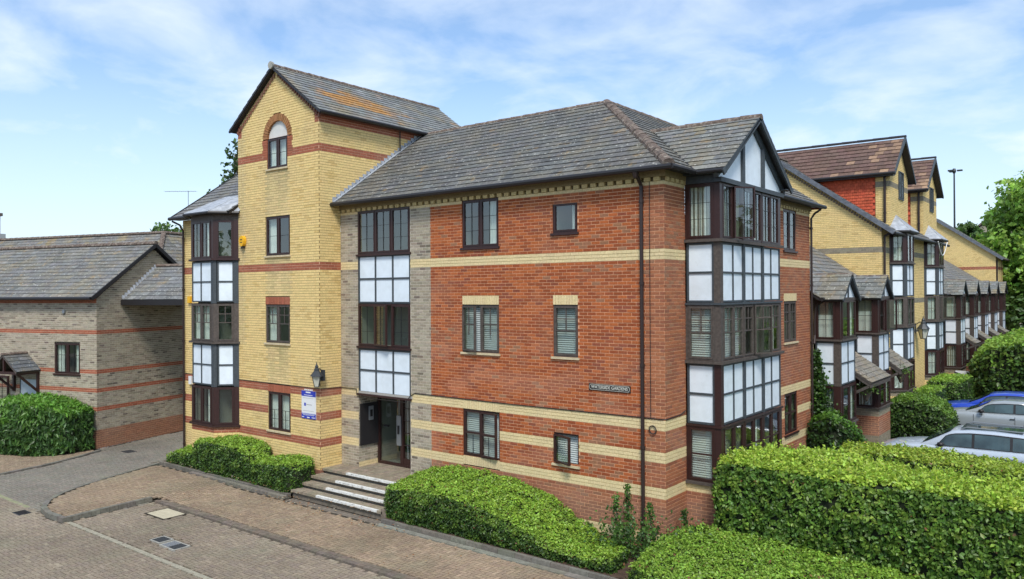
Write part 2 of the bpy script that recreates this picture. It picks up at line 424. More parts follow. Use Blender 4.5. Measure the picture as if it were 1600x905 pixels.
def beam(mb, a, b, w, h, up=V((0, 0, 1)), col=None):
    """rectangular bar from a to b: w sideways, h along up"""
    a, b = V(a), V(b); d = (b-a).normalized(); s = d.cross(up).normalized()*(w/2); u = s.cross(d).normalized()*(h/2)
    if u.dot(up) < 0: u = -u
    mb.hexa([a-s-u, a+s-u, b+s-u, b-s-u, a-s+u, a+s+u, b+s+u, b-s+u], col)
# ---------------------------------------------------------------- windows
def ring(mb, fr, u0, u1, z0, z1, w, d0, d1, wb=None):
    wb = wb or w
    fr.box(mb, u0, u1, z0, z0+wb, d0, d1); fr.box(mb, u0, u1, z1-w, z1, d0, d1)
    fr.box(mb, u0, u0+w, z0+wb, z1-w, d0, d1); fr.box(mb, u1-w, u1, z0+wb, z1-w, d0, d1)
def window(parent, fr, u0, u1, z0, z1, m, n=2, dep=.09, bars=None, inner='curtain', sill=True, reveal=None, transom=0, open_i=None, oz=.0, oang=25, room=True, fw=.034, sw=.036, low=False, split=None):
    """a framed window > sash, pane, glazing bars, sill, curtain or blind, room behind"""
    e = .002
    mb = MB(); fw2 = fw
    ring(mb, fr, u0+e, u1-e, z0+e, z1-e, fw, -dep, -dep+.07)
    cuts = split or [i/n for i in range(n+1)]
    us = [u0+fw+(u1-u0-2*fw)*c for c in cuts]
    for i in range(1, n):
        fr.box(mb, us[i]-.022, us[i]+.022, z0+fw, z1-fw, -dep, -dep+.07)
    win = mb.build('window', m, parent)
    for i in range(n):
        a = us[i]+(.022 if i else 0)+.003; b = us[i+1]-(.022 if i < n-1 else 0)-.003; c0, c1 = z0+fw+.003, z1-fw-.003
        if open_i == i:
            ang = math.radians(oang); h = fr.P(a, 0, -dep+.07); f2 = Frame((h.x, h.y, 0), (fr.U*math.cos(ang)+fr.N*math.sin(ang))); A, B = 0, b-a; D0 = 0; F = f2
        else: A, B, D0, F = a, b, -dep+.02, fr
        if low:
            pm = MB(); F.box(pm, A, B, c0, c1, D0+.018, D0+.024); pm.build('pane', M_glass, win)
            if bars:
                gb = MB()
                for q in bars[0]: x = A+(B-A)*q; F.box(gb, x-.012, x+.012, c0, c1, D0+.02, D0+.04)
                for q in bars[1]: z = c0+(c1-c0)*q; F.box(gb, A, B, z-.012, z+.012, D0+.021, D0+.041)
                gb.build('glazing_bar', m, win)
            continue
        sb = MB(); ring(sb, F, A, B, c0, c1, sw, D0, D0+.06); sb.build('sash', m, win)
        A += sw+.001; B -= sw+.001; c0 += sw+.001; c1 -= sw+.001
        if transom:
            zt = c0+(c1-c0)*transom; tb = MB(); F.box(tb, A, B, zt-.025, zt+.025, D0, D0+.06); tb.build('transom', m, win)
            pcs = [(c0, zt-.026), (zt+.026, c1)]
        else: pcs = [(c0, c1)]
        for (g0, g1) in pcs:
            pm = MB(); F.box(pm, A, B, g0, g1, D0+.022, D0+.03); pm.build('pane', M_glass, win)
        if bars:
            gb = MB(); w = bars[2] if len(bars) > 2 else .010; zb0 = bars[3] if len(bars) > 3 else 0; zb1 = bars[4] if len(bars) > 4 else 1
            for q in bars[0]: x = A+(B-A)*q; F.box(gb, x-w, x+w, c0+(c1-c0)*zb0, c0+(c1-c0)*zb1, D0+.031, D0+.045)
            for q in bars[1]: z = c0+(c1-c0)*q; F.box(gb, A, B, z-w, z+w, D0+.0305, D0+.0445)
            gb.build('glazing_bar', m if w > .009 else M_black, win)
    if sill:
        s = MB(); fr.box(s, u0-.04, u1+.04, z0-.055, z0-.004, -dep, .045); s.build('sill', m if sill is True else sill, win)
    if reveal:
        r = MB()
        for q in ([(u0, z0), (u0, z1)], [(u1, z1), (u1, z0)], [(u0, z1), (u1, z1)], [(u1, z0), (u0, z0)]):
            (a, b), (c, d) = q; r.face([fr.P(a, b, -.0), fr.P(c, d, -.0), fr.P(c, d, -dep-.01), fr.P(a, b, -dep-.01)], reveal)
        r.build('reveal', M_brick, win)
    if room:
        r = MB(); D = dep+.75; P = fr.P; g = .0
        r.face([P(u0, z0, -D), P(u1, z0, -D), P(u1, z1, -D), P(u0, z1, -D)])
        r.face([P(u0, z0, -dep), P(u0, z0, -D), P(u0, z1, -D), P(u0, z1, -dep)]); r.face([P(u1, z0, -D), P(u1, z0, -dep), P(u1, z1, -dep), P(u1, z1, -D)])
        r.face([P(u0, z0, -D), P(u0, z0, -dep), P(u1, z0, -dep), P(u1, z0, -D)]); r.face([P(u0, z1, -dep), P(u0, z1, -D), P(u1, z1, -D), P(u1, z1, -dep)])
        r.build('room', M_room, win)
    if inner == 'blind':
        bl = MB(); nn = int((z1-z0)/.05)
        for i in range(nn):
            z = z0+.03+i*.05; P = fr.P
            bl.face([P(u0+.03, z, -dep-.025), P(u1-.03, z, -dep-.025), P(u1-.03, z+.040, -dep-.045), P(u0+.03, z+.040, -dep-.045)])
        o = bl.build('blind_slats', M_blind, win, kind='stuff')
    elif inner in ('curtain', 'curtains', 'left', 'right'):
        spans = {'curtain': [(u0+.02, u1-.02)], 'curtains': [(u0+.02, u0+(u1-u0)*.27), (u1-(u1-u0)*.27, u1-.02)], 'left': [(u0+.02, u0+(u1-u0)*.35)], 'right': [(u1-(u1-u0)*.35, u1-.02)]}[inner]
        for a, b in spans:
            cb = MB(); K = max(6, int((b-a)/.03)); P = fr.P
            pts = [(a+(b-a)*i/K, -dep-.07+.028*math.sin(i*1.9)+rnd.uniform(-.006, .006)) for i in range(K+1)]
            for i in range(K): cb.face([P(pts[i][0], z0+.02, pts[i][1]), P(pts[i+1][0], z0+.02, pts[i+1][1]), P(pts[i+1][0], z1-.02, pts[i+1][1]), P(pts[i][0], z1-.02, pts[i][1])])
            cb.build('curtain', M_curtain, win, smooth=True)
    elif inner == 'net':
        cb = MB(); P = fr.P; cb.face([P(u0, z0+.02, -dep-.06), P(u1, z0+.02, -dep-.06), P(u1, z0+(z1-z0)*.62, -dep-.06), P(u0, z0+(z1-z0)*.62, -dep-.06)]); cb.build('curtain', M_curtain, win)
    return win
def panels(parent, fr, us, zs, m=None, d=-.03, fm=None, th=.05, rail=.035, name='infill_panel'):
    rail *= .68
    """grid of white panels with dark battens between (battens are one part)"""
    fb = MB(); fm = fm or M_grey
    for u in us: fr.box(fb, u-rail, u+rail, zs[0]-rail, zs[-1]+rail, d-th, d+.02)
    for z in zs:
        for a, b in zip(us[:-1], us[1:]): fr.box(fb, a+rail, b-rail, z-rail, z+rail, d-th, d+.019)
    fb.build('batten_frame', fm, parent)
    for a, b in zip(us[:-1], us[1:]):
        for c, e in zip(zs[:-1], zs[1:]):
            pb = MB(); fr.box(pb, a+rail-.004, b-rail+.004, c+rail-.004, e-rail+.004, d-th+.01, d-.005); pb.build(name, m or M_panel, parent)
def post(T, fr, u0, u1, z0, z1, d0, d1, m, name='corner_post'):
    mb = MB(); fr.box(mb, u0, u1, z0, z1, d0, d1); return mb.build(name, m, T)
def pipe(parent, x, y, z0, z1, r=.034, m=None, nm='downpipe', top=None, brackets=True):
    mb = MB(); pts = [V((x, y, z0)), V((x, y, z1))]
    if top is not None: pts += [V(t) for t in top]
    mb.tube(pts, r, 8); o = mb.build(nm, m or M_pipe, parent)
    if brackets:
        for z in np.arange(z0+.4, z1, 1.75):
            b = MB(); b.tube([(x, y, z-.03), (x, y, z+.03)], r+.014, 8); b.build('pipe_bracket', m or M_pipe, o)
    return o
# ================================================================ MAIN APARTMENT BUILDING
G0, G1 = 1.46, 2.645; F0, F1 = 4.09, 5.29; T0, T1 = 6.73, 7.935; EAVE = 8.19
BLD = thing('apartment_building', (-7, 2, 0), 'three storey red and yellow brick apartment block with a gabled yellow tower', 'apartment building')
BP = Pieces('brick', M_brick, BLD, 300, 'brickwork'); MO = MB()
FS = Frame((0, 0, 0), (1, 0, 0))            # red facade, u = x
SS = Frame((0, 0, 0), (0, 1, 0))            # side wall, u = y
TS = Frame((0, -.76, 0), (1, 0, 0))         # tower and left wing front
TX = Frame((-10.43, 0, 0), (0, 1, 0))       # tower side
def bandzone(k, base, band):
    if 83 <= k < 86 or 35 <= k < 38 or 26 <= k < 29 or 16 <= k < 19 or 3 <= k < 6: return band
    return base
def zf(u, k):
    if k >= 104: return 'yband'
    return bandzone(k, 'red' if u > -6.8 else 'grey', 'yband')
Lw, Rw = (-5.68, -4.48), (-2.86, -2.17)
op = [(-9.68, -7.56, .62, 9)]
for a, b in ((G0, G1), (F0, F1), (T0, T1)): op.append((*Lw, a, b))
op += [(*Rw, 1.63, 2.34), (*Rw, 4.10, 5.30), (*Rw, 6.96, 7.66)]
hd = C*3
op_m = op + [(*Lw, G1, G1+hd), (*Lw, F1, F1+hd), (*Rw, 5.30, 5.30+hd), (*Lw, G0-hd, G0)]
op_m[0] = (-9.68, -7.56, .62, T1)
wall(BP, MO, FS, -10.43, 0, 0, kz(105), zf, op_m, zoneb=(-6.8,), lap=(0, 0))
for (w, z, zz) in ((Lw, G1, 'yband'), (Lw, F1, 'yband'), (Rw, 5.30, 'yband'), (Lw, G0-hd, 'yband')): soldier(BP, MO, FS, *w, z, z+hd, zz)
# corbelled dentil course under the eaves; dark backing strips paint shade into the gaps
db = MB()
for i in range(46):
    x = -10.35+i*.225
    FS.box(db, x, x+.14, kz(105)+.002, kz(106.1), -.03, .035, jit((.6, .47, .23), .08))
FS.box(db, -10.43, 0.0, kz(105), kz(108), -.06, -.035, (.16, .12, .06)); FS.box(db, -10.43, 0.06, kz(106.12), kz(108), -.034, .05, (.27, .21, .11))
for i in range(44):
    y = .06+i*.225
    if y > 9.6: break
    SS.box(db, y, y+.14, kz(105)+.002, kz(106.1), -.03, .035, jit((.6, .47, .23), .08))
SS.box(db, .07, 9.7, kz(105), kz(108), -.06, -.035, (.16, .12, .06)); SS.box(db, .003, 9.75, kz(106.12)+.001, kz(108)-.001, -.034, .048, (.27, .21, .11))
db.build('corbel_course', M_brick, BLD)
sw = (7.33, 8.43)
ops = [(*sw, 1.47, 2.645), (*sw, 4.11, 5.29), (*sw, 6.75, 7.93), (*sw, 5.29, 5.29+hd), (1.0, 4.75, G0, 8.2)]
wall(BP, MO, SS, 0, 9.7, 0, kz(105), lambda u, k: 'yband' if k >= 104 else bandzone(k, 'red', 'yband'), ops, lap=(.0078, 0))
soldier(BP, MO, SS, *sw, 5.29, 5.29+hd, 'yband')
# tower
aw = (-12.92, -11.915); acx = sum(aw)/2; ASP = 10.30; AR = .505
def zt(u, k):
    if 128 <= k < 131: return 'rband'
    if k < 5: return 'rband'
    if k >= 139 and k < 144 and (u > -10.43-.2 or u < -14.48+.2): return 'rband'
    return bandzone(k, 'yellow', 'rband') if k >= 16 else 'yellow'
tw = (-13.02, -11.81); tg = (-12.94, -11.825)
opt = [(*tw, 6.75, 7.93), (-13.045, -11.83, 4.11, 5.27), (*tg, 1.47, 2.63), (*aw, 9.38, ASP), (-13.045, -11.83, 5.27, 5.27+hd), (*tg, 2.63, 2.63+hd)]
# arch ring cuts, course by course
for k in range(int(9.9/C), int(11.1/C)+1):
    zm = (kz(k)+kz(k+1))/2; R2 = AR+.215; dz = zm-ASP
    if dz > 0:
        if dz < R2: h = math.sqrt(R2*R2-dz*dz); opt.append((acx-h, acx+h, zm-.02, zm+.02))
for k in range(128, int(ASP/C)+1):
    w = .215 if k % 4 < 2 else .26
    opt.append((aw[0]-w, aw[1]+w, kz(k)+.01, kz(k+1)-.01))
TE, TA = 10.82, 12.47
def tspan(z):
    h = (-10.43+14.48)/2; c = -12.455
    if z <= TE: return (c-h, c+h)
    w = h*(TA-z)/(TA-TE); return (c-w, c+w)
wall(BP, MO, TS, -14.48, -10.43, 0, TA, zt, opt, span=tspan, zoneb=(-10.63, -14.28))
soldier(BP, MO, TS, -13.045, -11.83, 5.27, 5.27+hd, 'rband'); soldier(BP, MO, TS, *tg, 2.63, 2.63+hd, 'rband')
# arch: red jamb bricks, voussoirs, white tympanum
jb = MB()
for k in range(128, int(ASP/C)+1):
    w = .215 if k % 4 < 2 else .26
    if kz(k+1) > ASP+.03: break
    for a, b in ((aw[0]-w, aw[0]), (aw[1], aw[1]+w)):
        jb = MB(); TS.box(jb, a+.003, b-.003, kz(k)+.004, kz(k+1)-.004, -.09, .002, zcol('rband', V((0, 0, 0)))); jb.build('jamb_brick', M_brick, BLD)
nv = 22
for i in range(nv):
    t0, t1 = math.pi*i/nv+.012, math.pi*(i+1)/nv-.012; mb = MB(); P = TS.P
    q = lambda t, r, d: P(acx-math.cos(t)*r, ASP+math.sin(t)*r, d)
    mb.hexa([q(t0, AR, .003), q(t0, AR+.215, .003), q(t0, AR+.215, -.1), q(t0, AR, -.1), q(t1, AR, .003), q(t1, AR+.215, .003), q(t1, AR+.215, -.1), q(t1, AR, -.1)], jit((.33, .16, .07), .15))
    mb.build('arch_brick', M_brick, BLD)
tb = MB(); P = TS.P
pts = [P(acx+AR*math.cos(math.pi*i/20), ASP+AR*math.sin(math.pi*i/20), -.07) for i in range(21)]
tb.prism(pts, TS.N, .04); tb.build('white_tympanum', mat('render', (.62, .61, .57), .8, nscale=4, namt=.08, stain=[(3, .55, .75, (.5, .42, .36), .5)]), BLD)
# tower side wall above / beside the red wing: seen face from y=-.76 to rear
def ztx(u, k):
    if 128 <= k < 131: return 'rband'
    if 139 <= k: return 'rband'
    if k < 5: return 'rband'
    return bandzone(k, 'yellow', 'rband') if k >= 16 else 'yellow'
wall(BP, MO, TX, -.76, 0, 0, 8.12, ztx, lap=(.0078, 0))
def under(u, k): return ztx(u, k)
for k in range(107, 144):
    zz = kz(k+.5); y1 = 6.0 if zz > 10.72 else max(0.1, (zz-8.13)/.69-.3)+.25
    ys = -.76
    wall(BP, MO, TX, ys, min(6.0, y1 if zz < 10.72 else 6.0), kz(k), kz(k+1), ztx, lap=(.0078, 0))
# left wing
def zl(u, k): return bandzone(k, 'yellow', 'rband') if k >= 16 else 'yellow'
wall(BP, MO, TS, -17.82, -14.48, 0, 8.12, zl, [(-16.87, -14.48, 0, 8.2)])
# porch recess: return wall, back wall stub
RX = Frame((-9.68, 0, 0), (0, 1, 0))
wall(BP, MO, RX, 0, .76, .62, 2.72, lambda u, k: 'yband' if k < 10 else 'grey', lap=(.0078, 0))
BP.build(); MO.build('wall', M_mortar, BLD)
# plain masonry behind the skin (rear walls, returns), one mesh
rw = MB()
rw.bx(-17.8, -17.78, -.70, 6.0, 0, 8.1, (.5, .4, .18)); rw.bx(-14.46, -14.44, -.7, 6.0, 8.0, 10.8, (.5, .4, .18))
rw.bx(-17.8, -3.7, 6.0, 6.2, 0, 8.1, (.5, .4, .18)); rw.bx(-3.9, -3.7, 6.2, 9.68, 0, 8.1, (.4, .13, .06)); rw.bx(-3.7, -.02, 9.55, 9.68, 0, 8.1, (.4, .13, .06))
rw.bx(-14.4, -10.5, 5.9, 6.05, 8, 10.8, (.5, .4, .18))
rw.face([(-14.4, 6.05, 10.8), (-10.5, 6.05, 10.8), (-12.45, 6.05, 12.4)][::-1], (.5, .4, .18))
rw.bx(-7.58, -7.56, .0, .74, .6, 2.75, (.4, .35, .28)); rw.bx(-9.7, -7.5, .0, .76, 2.72, 2.80, (.4, .38, .34))
rw.face([(-3.4, 10.0, 8.1), (.3, 10.0, 8.1), (-3.4, 10.0, 10.6)], (.4, .13, .06))
rw.build('rear_wall', M_brick, BLD)
# plinth ledge at tower base
pl = MB(); TS.box(pl, -11.6, -10.40, 0, .56, -.02, .03, (.26, .12, .08)); TX.box(pl, -.73, -.02, 0, .60, -.02, .03, (.26, .12, .08)); pl.build('plinth', M_brick, BLD)
# ---- windows
R_, Y_ = (.40, .14, .07), (.62, .48, .22)
window(BLD, FS, *Lw, T0, T1, M_brown, 2, bars=([.5], [.33, .66], .005), inner='right', reveal=R_)
window(BLD, FS, *Lw, F0, F1, M_bronze, 2, bars=([.5], [.6], .012, .35, 1), inner='blind', reveal=R_, sill=M_sill, open_i=0, oang=14)
window(BLD, FS, *Lw, G0, G1, M_brown, 2, bars=([.5], [], .006, 0, .45), transom=.5, inner='blind', reveal=R_, sill=False, open_i=1, oang=7)
window(BLD, FS, *Rw, 6.96, 7.66, M_brown, 1, inner='right', reveal=R_, sill=True)
window(BLD, FS, *Rw, 4.10, 5.30, M_bronze, 1, bars=([.5], [.5, .76], .014, .5, 1), inner='blind', reveal=R_, sill=M_sill)
window(BLD, FS, *Rw, 1.63, 2.34, M_brown, 1, inner='blind', reveal=R_, sill=M_sill, open_i=0, oang=22)
for (z0, z1, m, kw) in ((1.47, 2.645, M_brown, dict(transom=.5)), (4.11, 5.29, M_bronze, dict(bars=([.5], [.5, .76], .014))), (6.75, 7.93, M_brown, dict(bars=([], [.33, .66], .005)))):
    window(BLD, SS, *sw, z0, z1, m, 2, inner='left', reveal=R_, sill=M_sill if z0 < 6 and z0 > 3 else True, **kw)
window(BLD, TS, *tw, 6.75, 7.93, M_brown, 2, bars=([], [.5], .005), inner='left', reveal=Y_, sill=M_sill)
window(BLD, TS, -13.045, -11.83, 4.11, 5.27, M_bronze, 2, bars=([.5], [.5, .76], .013, .5, 1), inner='left', reveal=Y_, sill=M_sill)
window(BLD, TS, *tg, 1.47, 2.63, M_brown, 2, bars=([.5], [.27, .54], .005, 0, .54), inner='curtain', reveal=Y_, sill=M_sill)
window(BLD, TS, *aw, 9.38, ASP, M_brown, 2, bars=([], [.5], .005), inner='curtain', reveal=(.33, .12, .07), sill=M_sill)
# stair column
window(BLD, FS, -9.68, -7.56, T0-.03, T1, M_brown, 3, dep=.07, bars=([.5], [.33, .66], .004), inner='dark', sill=True, split=[0, .34, .66, 1])
panels(BLD, FS, [-9.65, -8.96, -8.26, -7.59], [F1+.04, 6.0, T0-.09])
window(BLD, FS, -9.68, -7.56, F0-.0, F1, M_brown, 3, dep=.07, bars=([.5], [.33, .66], .004), inner='dark', sill=True, open_i=1, oang=12, split=[0, .34, .66, 1])
panels(BLD, FS, [-9.65, -8.96, -8.26, -7.59], [2.78, 3.41, F0-.09])
sb = MB(); FS.box(sb, -9.72, -7.52, 2.685, 2.74, -.08, .05); sb.build('ledge', M_brown, BLD)
# front door in the recess
DR = Frame((0, .74, 0), (1, 0, 0)); door = MB()
ring(door, DR, -9.665, -7.57, .625, 2.70, .07, -.06, .03); DR.box(door, -8.72, -8.60, .69, 2.63, -.06, .03); DR.box(door, -8.60, -7.64, .69, .86, -.05, .02)
d_ = door.build('entrance_door', M_brown, BLD)
for a, b, z in ((-9.59, -8.73, .70), (-8.59, -7.65, .87)):
    g = MB(); DR.box(g, a, b, z, 2.62, -.02, -.01); g.build('pane', M_glass, d_)
gb = MB()
for q in (1.25, 1.6, 1.95, 2.3): DR.box(gb, -8.59, -7.65, q-.01, q+.01, -.009, .012)
DR.box(gb, -8.13, -8.11, .87, 2.62, -.0095, .011); gb.build('glazing_bar', M_brown, d_)
h = MB(); DR.box(h, -8.83, -8.66, 1.23, 2.08, .035, .07); h.build('door_plate', M_metal, d_)
h = MB(); DR.box(h, -8.78, -8.71, 1.56, 1.80, .071, .09); h.build('handle', M_black, d_)
h = MB(); DR.box(h, -9.4, -9.2, 1.72, 1.77, -.005, .05); h.build('lever', M_black, d_)
r = MB(); r.bx(-9.66, -7.58, 2.0, 2.02, .62, 2.7); r.bx(-9.66, -9.64, .8, 2.0, .62, 2.7); r.bx(-7.6, -7.58, .8, 2.0, .62, 2.7); r.bx(-9.64, -7.6, .81, 2.0, .60, .618); r.build('hallway', M_room, BLD)
r = MB(); r.tube([(-8.9, 1.2, .62), (-8.9, 1.2, 2.5)], .03); r.tube([(-7.95, 1.1, .62), (-7.95, 1.1, 2.5)], .03); r.build('hallway_post', M_white, BLD)
nb = MB(); RX.box(nb, .04, .73, 1.22, 2.42, .002, .05); nb.build('notice_board', M_black, BLD, )
ic = MB(); RX.box(ic, .33, .50, 1.92, 2.32, .052, .075); i_ = ic.build('intercom_panel', M_metal, BLD)
ic = MB(); RX.box(ic, .37, .46, 2.02, 2.22, .076, .082); ic.build('intercom_keypad', M_black, i_)
# ---- corner bay (front x = .81)
BX = Frame((.81, 0, 0), (0, 1, 0)); BL = Frame((0, 1.0, 0), (1, 0, 0)); BR = Frame((.81, 4.75, 0), (-1, 0, 0))
bb = Pieces('brick', M_brick, BLD, 0, 'bay_brickwork'); bm = MB()
zfb = lambda u, k: bandzone(k, 'red', 'yband')
wall(bb, bm, BL, 0, .81, 0, G0-.02, zfb); wall(bb, bm, BX, 1.0, 4.75, 0, G0-.02, zfb, lap=(.0078, 0)); wall(bb, bm, BR, 0, .81, 0, G0-.02, zfb, lap=(.0078, 0))
bb.build(); bm.build('bay_wall', M_mortar, BLD)
for (z0, z1, m) in ((G0, G1, M_brown), (F0, F1, M_bronze), (T0, T1, M_brown)):
    post(BLD, BX, 1.0, 1.14, z0, z1, -.14, .0, m); post(BLD, BX, 4.61, 4.75, z0, z1, -.14, .0, m); post(BLD, BL, .0, .05, z0, z1, -.12, -.001, m)
    br = dict(bars=([.5], [.5, .76], .014, .5, 1)) if m is M_bronze else dict(bars=([.5], [.34, .67], .004))
    if z0 == G0: br = dict(bars=([], [.5], .02))
    window(BLD, BL, .05, .672, z0, z1, m, 1, dep=.06, sill=False, inner='blind' if z0 < 6 else 'curtain', **br)
    w3 = [(1.14, 2.27), (2.31, 3.43), (3.47, 4.61)]
    for i, (a, b) in enumerate(w3):
        oi = {(T0, 0): 1, (F0, 1): 1, (G0, 2): None}.get((z0, i))
        kb = dict(br)
        window(BLD, BX, a, b, z0, z1, m, 2, dep=.07, sill=False, inner='left' if m is M_brown and i != 1 else ('blind' if m is M_bronze and i == 0 else 'curtains'), open_i=oi, oang=38 if z0 > 6 else 30, fw=.028, sw=.03, **kb)
    for a, b in ((2.27, 2.31), (3.43, 3.47)): post(BLD, BX, a, b, z0, z1, -.07, .012, m, 'mullion')
for z in (G0, F0, T0):       # projecting sills round the bay
    s = MB(); s.bx(-.0, .87, .94, 1.0, z-.07, z-.005); s.bx(.81, .87, 1.0, 4.81, z-.07, z-.005); s.build('bay_sill', M_bronze, BLD)
for z in (G1, F1):
    s = MB(); s.bx(-.0, .84, .97, 1.0, z+.005, z+.05); s.bx(.81, .84, 1.0, 4.78, z+.005, z+.05); s.build('bay_ledge', M_brown if z == G1 else M_grey, BLD)
for za, zb in ((G1+.08, F0-.10), (F1+.08, T0-.10)):
    cp = MB(); zc = (za+zb)/2
    BX.box(cp, 1.0, 1.15, za-.04, zb+.04, -.15, .001); cp.build('corner_post', M_bronze if za > 4 else M_brown, BLD)
    us = [1.15]+[1.15+(4.70-1.15)*i/6 for i in range(1, 7)]
    panels(BLD, BX, us, [za, zc, zb], rail=.03)
    for i in (2, 4): post(BLD, BX, us[i]-.05, us[i]+.05, za-.04, zb+.04, -.05, .012, M_grey, 'mullion')
    panels(BLD, BL, [.05, .64], [za, zc, zb], rail=.035)
    panels(BLD, BR, [.05, .76], [za, zc, zb], rail=.035)
s = MB(); BX.box(s, .93, 4.82, T1, T1+.10, -.1, .07); BL.box(s, -.02, .71, T1+.003, T1+.17, -.1, .03); s.build('bay_head', M_grey, BLD)
# gable triangle of the bay
gz = T1+.10; apex = 9.40; yc = 2.9
def gy(z): return 2.03*(apex-z)/(apex-gz)
gf = MB()
for (ya, za, yb, zb) in ((yc-2.1, gz-.02, yc, apex+.02), (yc+2.1, gz-.02, yc, apex+.02)):
    beam(gf, (.80, ya, za+.07), (.80, yb, zb), .10, .15)
for y in (2.28, 3.52): beam(gf, (.80, y, gz), (.80, y, gz+(apex-gz)*(1-abs(y-yc)/2.03)), .11, .12, up=V((0, 1, 0)))
gf.build('gable_frame', M_grey, BLD)
for ya, yb in ((yc-1.93, 2.22), (2.34, 3.46), (3.58, yc+1.93)):
    q = MB(); zt_ = lambda y: gz+.0+(apex-gz-.02)*(1-abs(y-yc)/2.03)
    pts = [V((.79, ya, gz+.005)), V((.79, yb, gz+.005))]
    if ya < yc < yb: pts += [V((.79, yb, zt_(yb))), V((.79, yc, zt_(yc))), V((.79, ya, zt_(ya)))]
    else: pts += [V((.79, yb, max(gz+.02, zt_(yb)))), V((.79, ya, max(gz+.02, zt_(ya))))]
    q.prism(pts, (1, 0, 0), .05); q.build('gable_panel', M_panel, BLD)
# ---- roofs
c_, s_ = .823, .568; SL = 3.75/c_
ROOF = deck(BLD, (0, -.3, EAVE-.02), (1, 0, 0), (0, c_, s_), [(-10.43, 0), (.3, 0), (-3.45, SL), (-10.43, SL)])
RP = Pieces('slate', M_slate, ROOF, 300, 'slates'); sc = slatecol()
slates(RP, (0, -.3, EAVE), (1, 0, 0), (0, c_, s_), [(-10.43, 0), (.3, 0), (-3.45, SL), (-10.43, SL)], colf=sc)
slates(RP, (.3, 0, EAVE), (0, 1, 0), (-c_, 0, s_), [(-.3, 0), (10.08, 0), (10.08, SL), (3.45, SL)], colf=sc)
deck(BLD, (.3, 0, EAVE-.02), (0, 1, 0), (-c_, 0, s_), [(-.3, 0), (10.08, 0), (10.08, SL), (3.45, SL)])
deck(BLD, (0, 7.2, EAVE-.02), (-1, 0, 0), (0, -c_, s_), [(3.45, SL), (3.45, 0), (10.43, 0), (10.43, SL)][::-1])
deck(BLD, (-7.2, 0, EAVE-.02), (0, -1, 0), (c_, 0, s_), [(-10.08, 0), (-7.2, 0), (-3.45, SL), (-10.08, SL)])
# bay roof
BS = 2.1/c_
for O, U, S, poly in (((0, .8, EAVE+.01), (1, 0, 0), (0, c_, s_), [(.28, 0), (1.02, 0), (1.02, BS), (-1.78, BS)]), ((0, 5.0, EAVE+.01), (-1, 0, 0), (0, -c_, s_), [(-1.02, 0), (-.28, 0), (1.78, BS), (-1.02, BS)])):
    slates(RP, O, U, S, poly, colf=slatecol((.17, .172, .165), .5), course=.22, width=.27); deck(BLD, V(O)-V((0, 0, .02)), U, S, poly, th=.06)
RP.build()
ridge(BLD, (-10.43, 3.45, EAVE+2.585), (-3.45, 3.45, EAVE+2.585)); ridge(BLD, (-3.45, 3.45, EAVE+2.585), (-3.45, 10.08, EAVE+2.585))
ridge(BLD, (.24, -.24, EAVE+.09), (-3.45, 3.45, EAVE+2.60), r=.13, seg=.40); ridge(BLD, (-1.78, 2.9, EAVE+1.46), (1.03, 2.9, EAVE+1.46), r=.12)
vf = MB(); vf.tube([(.3, .82, EAVE+.03), (-1.74, 2.88, EAVE+1.44)], .022, 6); vf.build('valley', M_black, BLD)
# bargeboards of the bay gable
bg_ = MB(); beam(bg_, (1.0, .74, EAVE-.10), (1.0, 2.9, EAVE+1.40), .04, .13); beam(bg_, (1.0, 5.06, EAVE-.10), (1.0, 2.9, EAVE+1.40), .04, .13); bg_.build('bargeboard', M_grey, BLD)
sf = MB(); sf.bx(.02, .98, .80, 1.0, EAVE-.075, EAVE-.05); sf.bx(.02, .98, 4.75, 5.0, EAVE-.075, EAVE-.05); sf.build('soffit', M_grey, BLD)
# gutters and fascia
gutter(BLD, (-10.45, -.34, EAVE-.03), (.36, -.34, EAVE-.03)); gutter(BLD, (.35, -.36, EAVE-.03), (.35, .78, EAVE-.03)); gutter(BLD, (.35, 5.05, EAVE-.03), (.35, 10.1, EAVE-.03))
gutter(BLD, (.3, .755, EAVE-.04), (1.0, .755, EAVE-.04), r=.045)
fa = MB(); fa.bx(-10.43, .24, -.27, -.24, EAVE-.06, EAVE+.03); fa.bx(.21, .24, -.24, 10.05, EAVE-.058, EAVE+.028); fa.bx(-10.43, .2, -.235, -.05, EAVE-.04, EAVE-.02); fa.bx(.055, .205, -.05, 10.0, EAVE-.041, EAVE-.021); fa.build('fascia', M_black, BLD)
# tower roof
m1 = .735; c2 = 1/math.sqrt(1+m1*m1); s2 = m1*c2; TZ = 10.78
w_ = 2.255; TL = w_/c2
def lich(P):
    c = slatecol((.19, .195, .19), .5)(P)
    d = max(0, 1-abs((P.y-1.5)/2.6))*max(0, 1-abs((P.z-11.45)/.6)); n = .5+1.1*noise.noise(V((P.x*2.2, P.y*1.1, P.z*4)))+.5*noise.noise(P*6)
    w = min(.85, max(0, (d*1.5+n*.7-.72)*1.3)); return (c[0]*(1-w)+.42*w, c[1]*(1-w)+.20*w, c[2]*(1-w)+.045*w)
TR = deck(BLD, (-10.2, 0, TZ-.02), (0, 1, 0), (-c2, 0, s2), [(-.90, 0), (6.3, 0), (6.3, TL), (-.90, TL)], name='tower_roof')
deck(BLD, (-14.71, 0, TZ-.02), (0, -1, 0), (c2, 0, s2), [(-6.3, 0), (.90, 0), (.90, TL), (-6.3, TL)], name='tower_roof')
tp = Pieces('slate', M_ltile, TR, 300, 'slates'); slates(tp, (-10.2, 0, TZ), (0, 1, 0), (-c2, 0, s2), [(-.92, 0), (6.3, 0), (6.3, TL), (-.92, TL)], colf=lich, course=.20, width=.27)
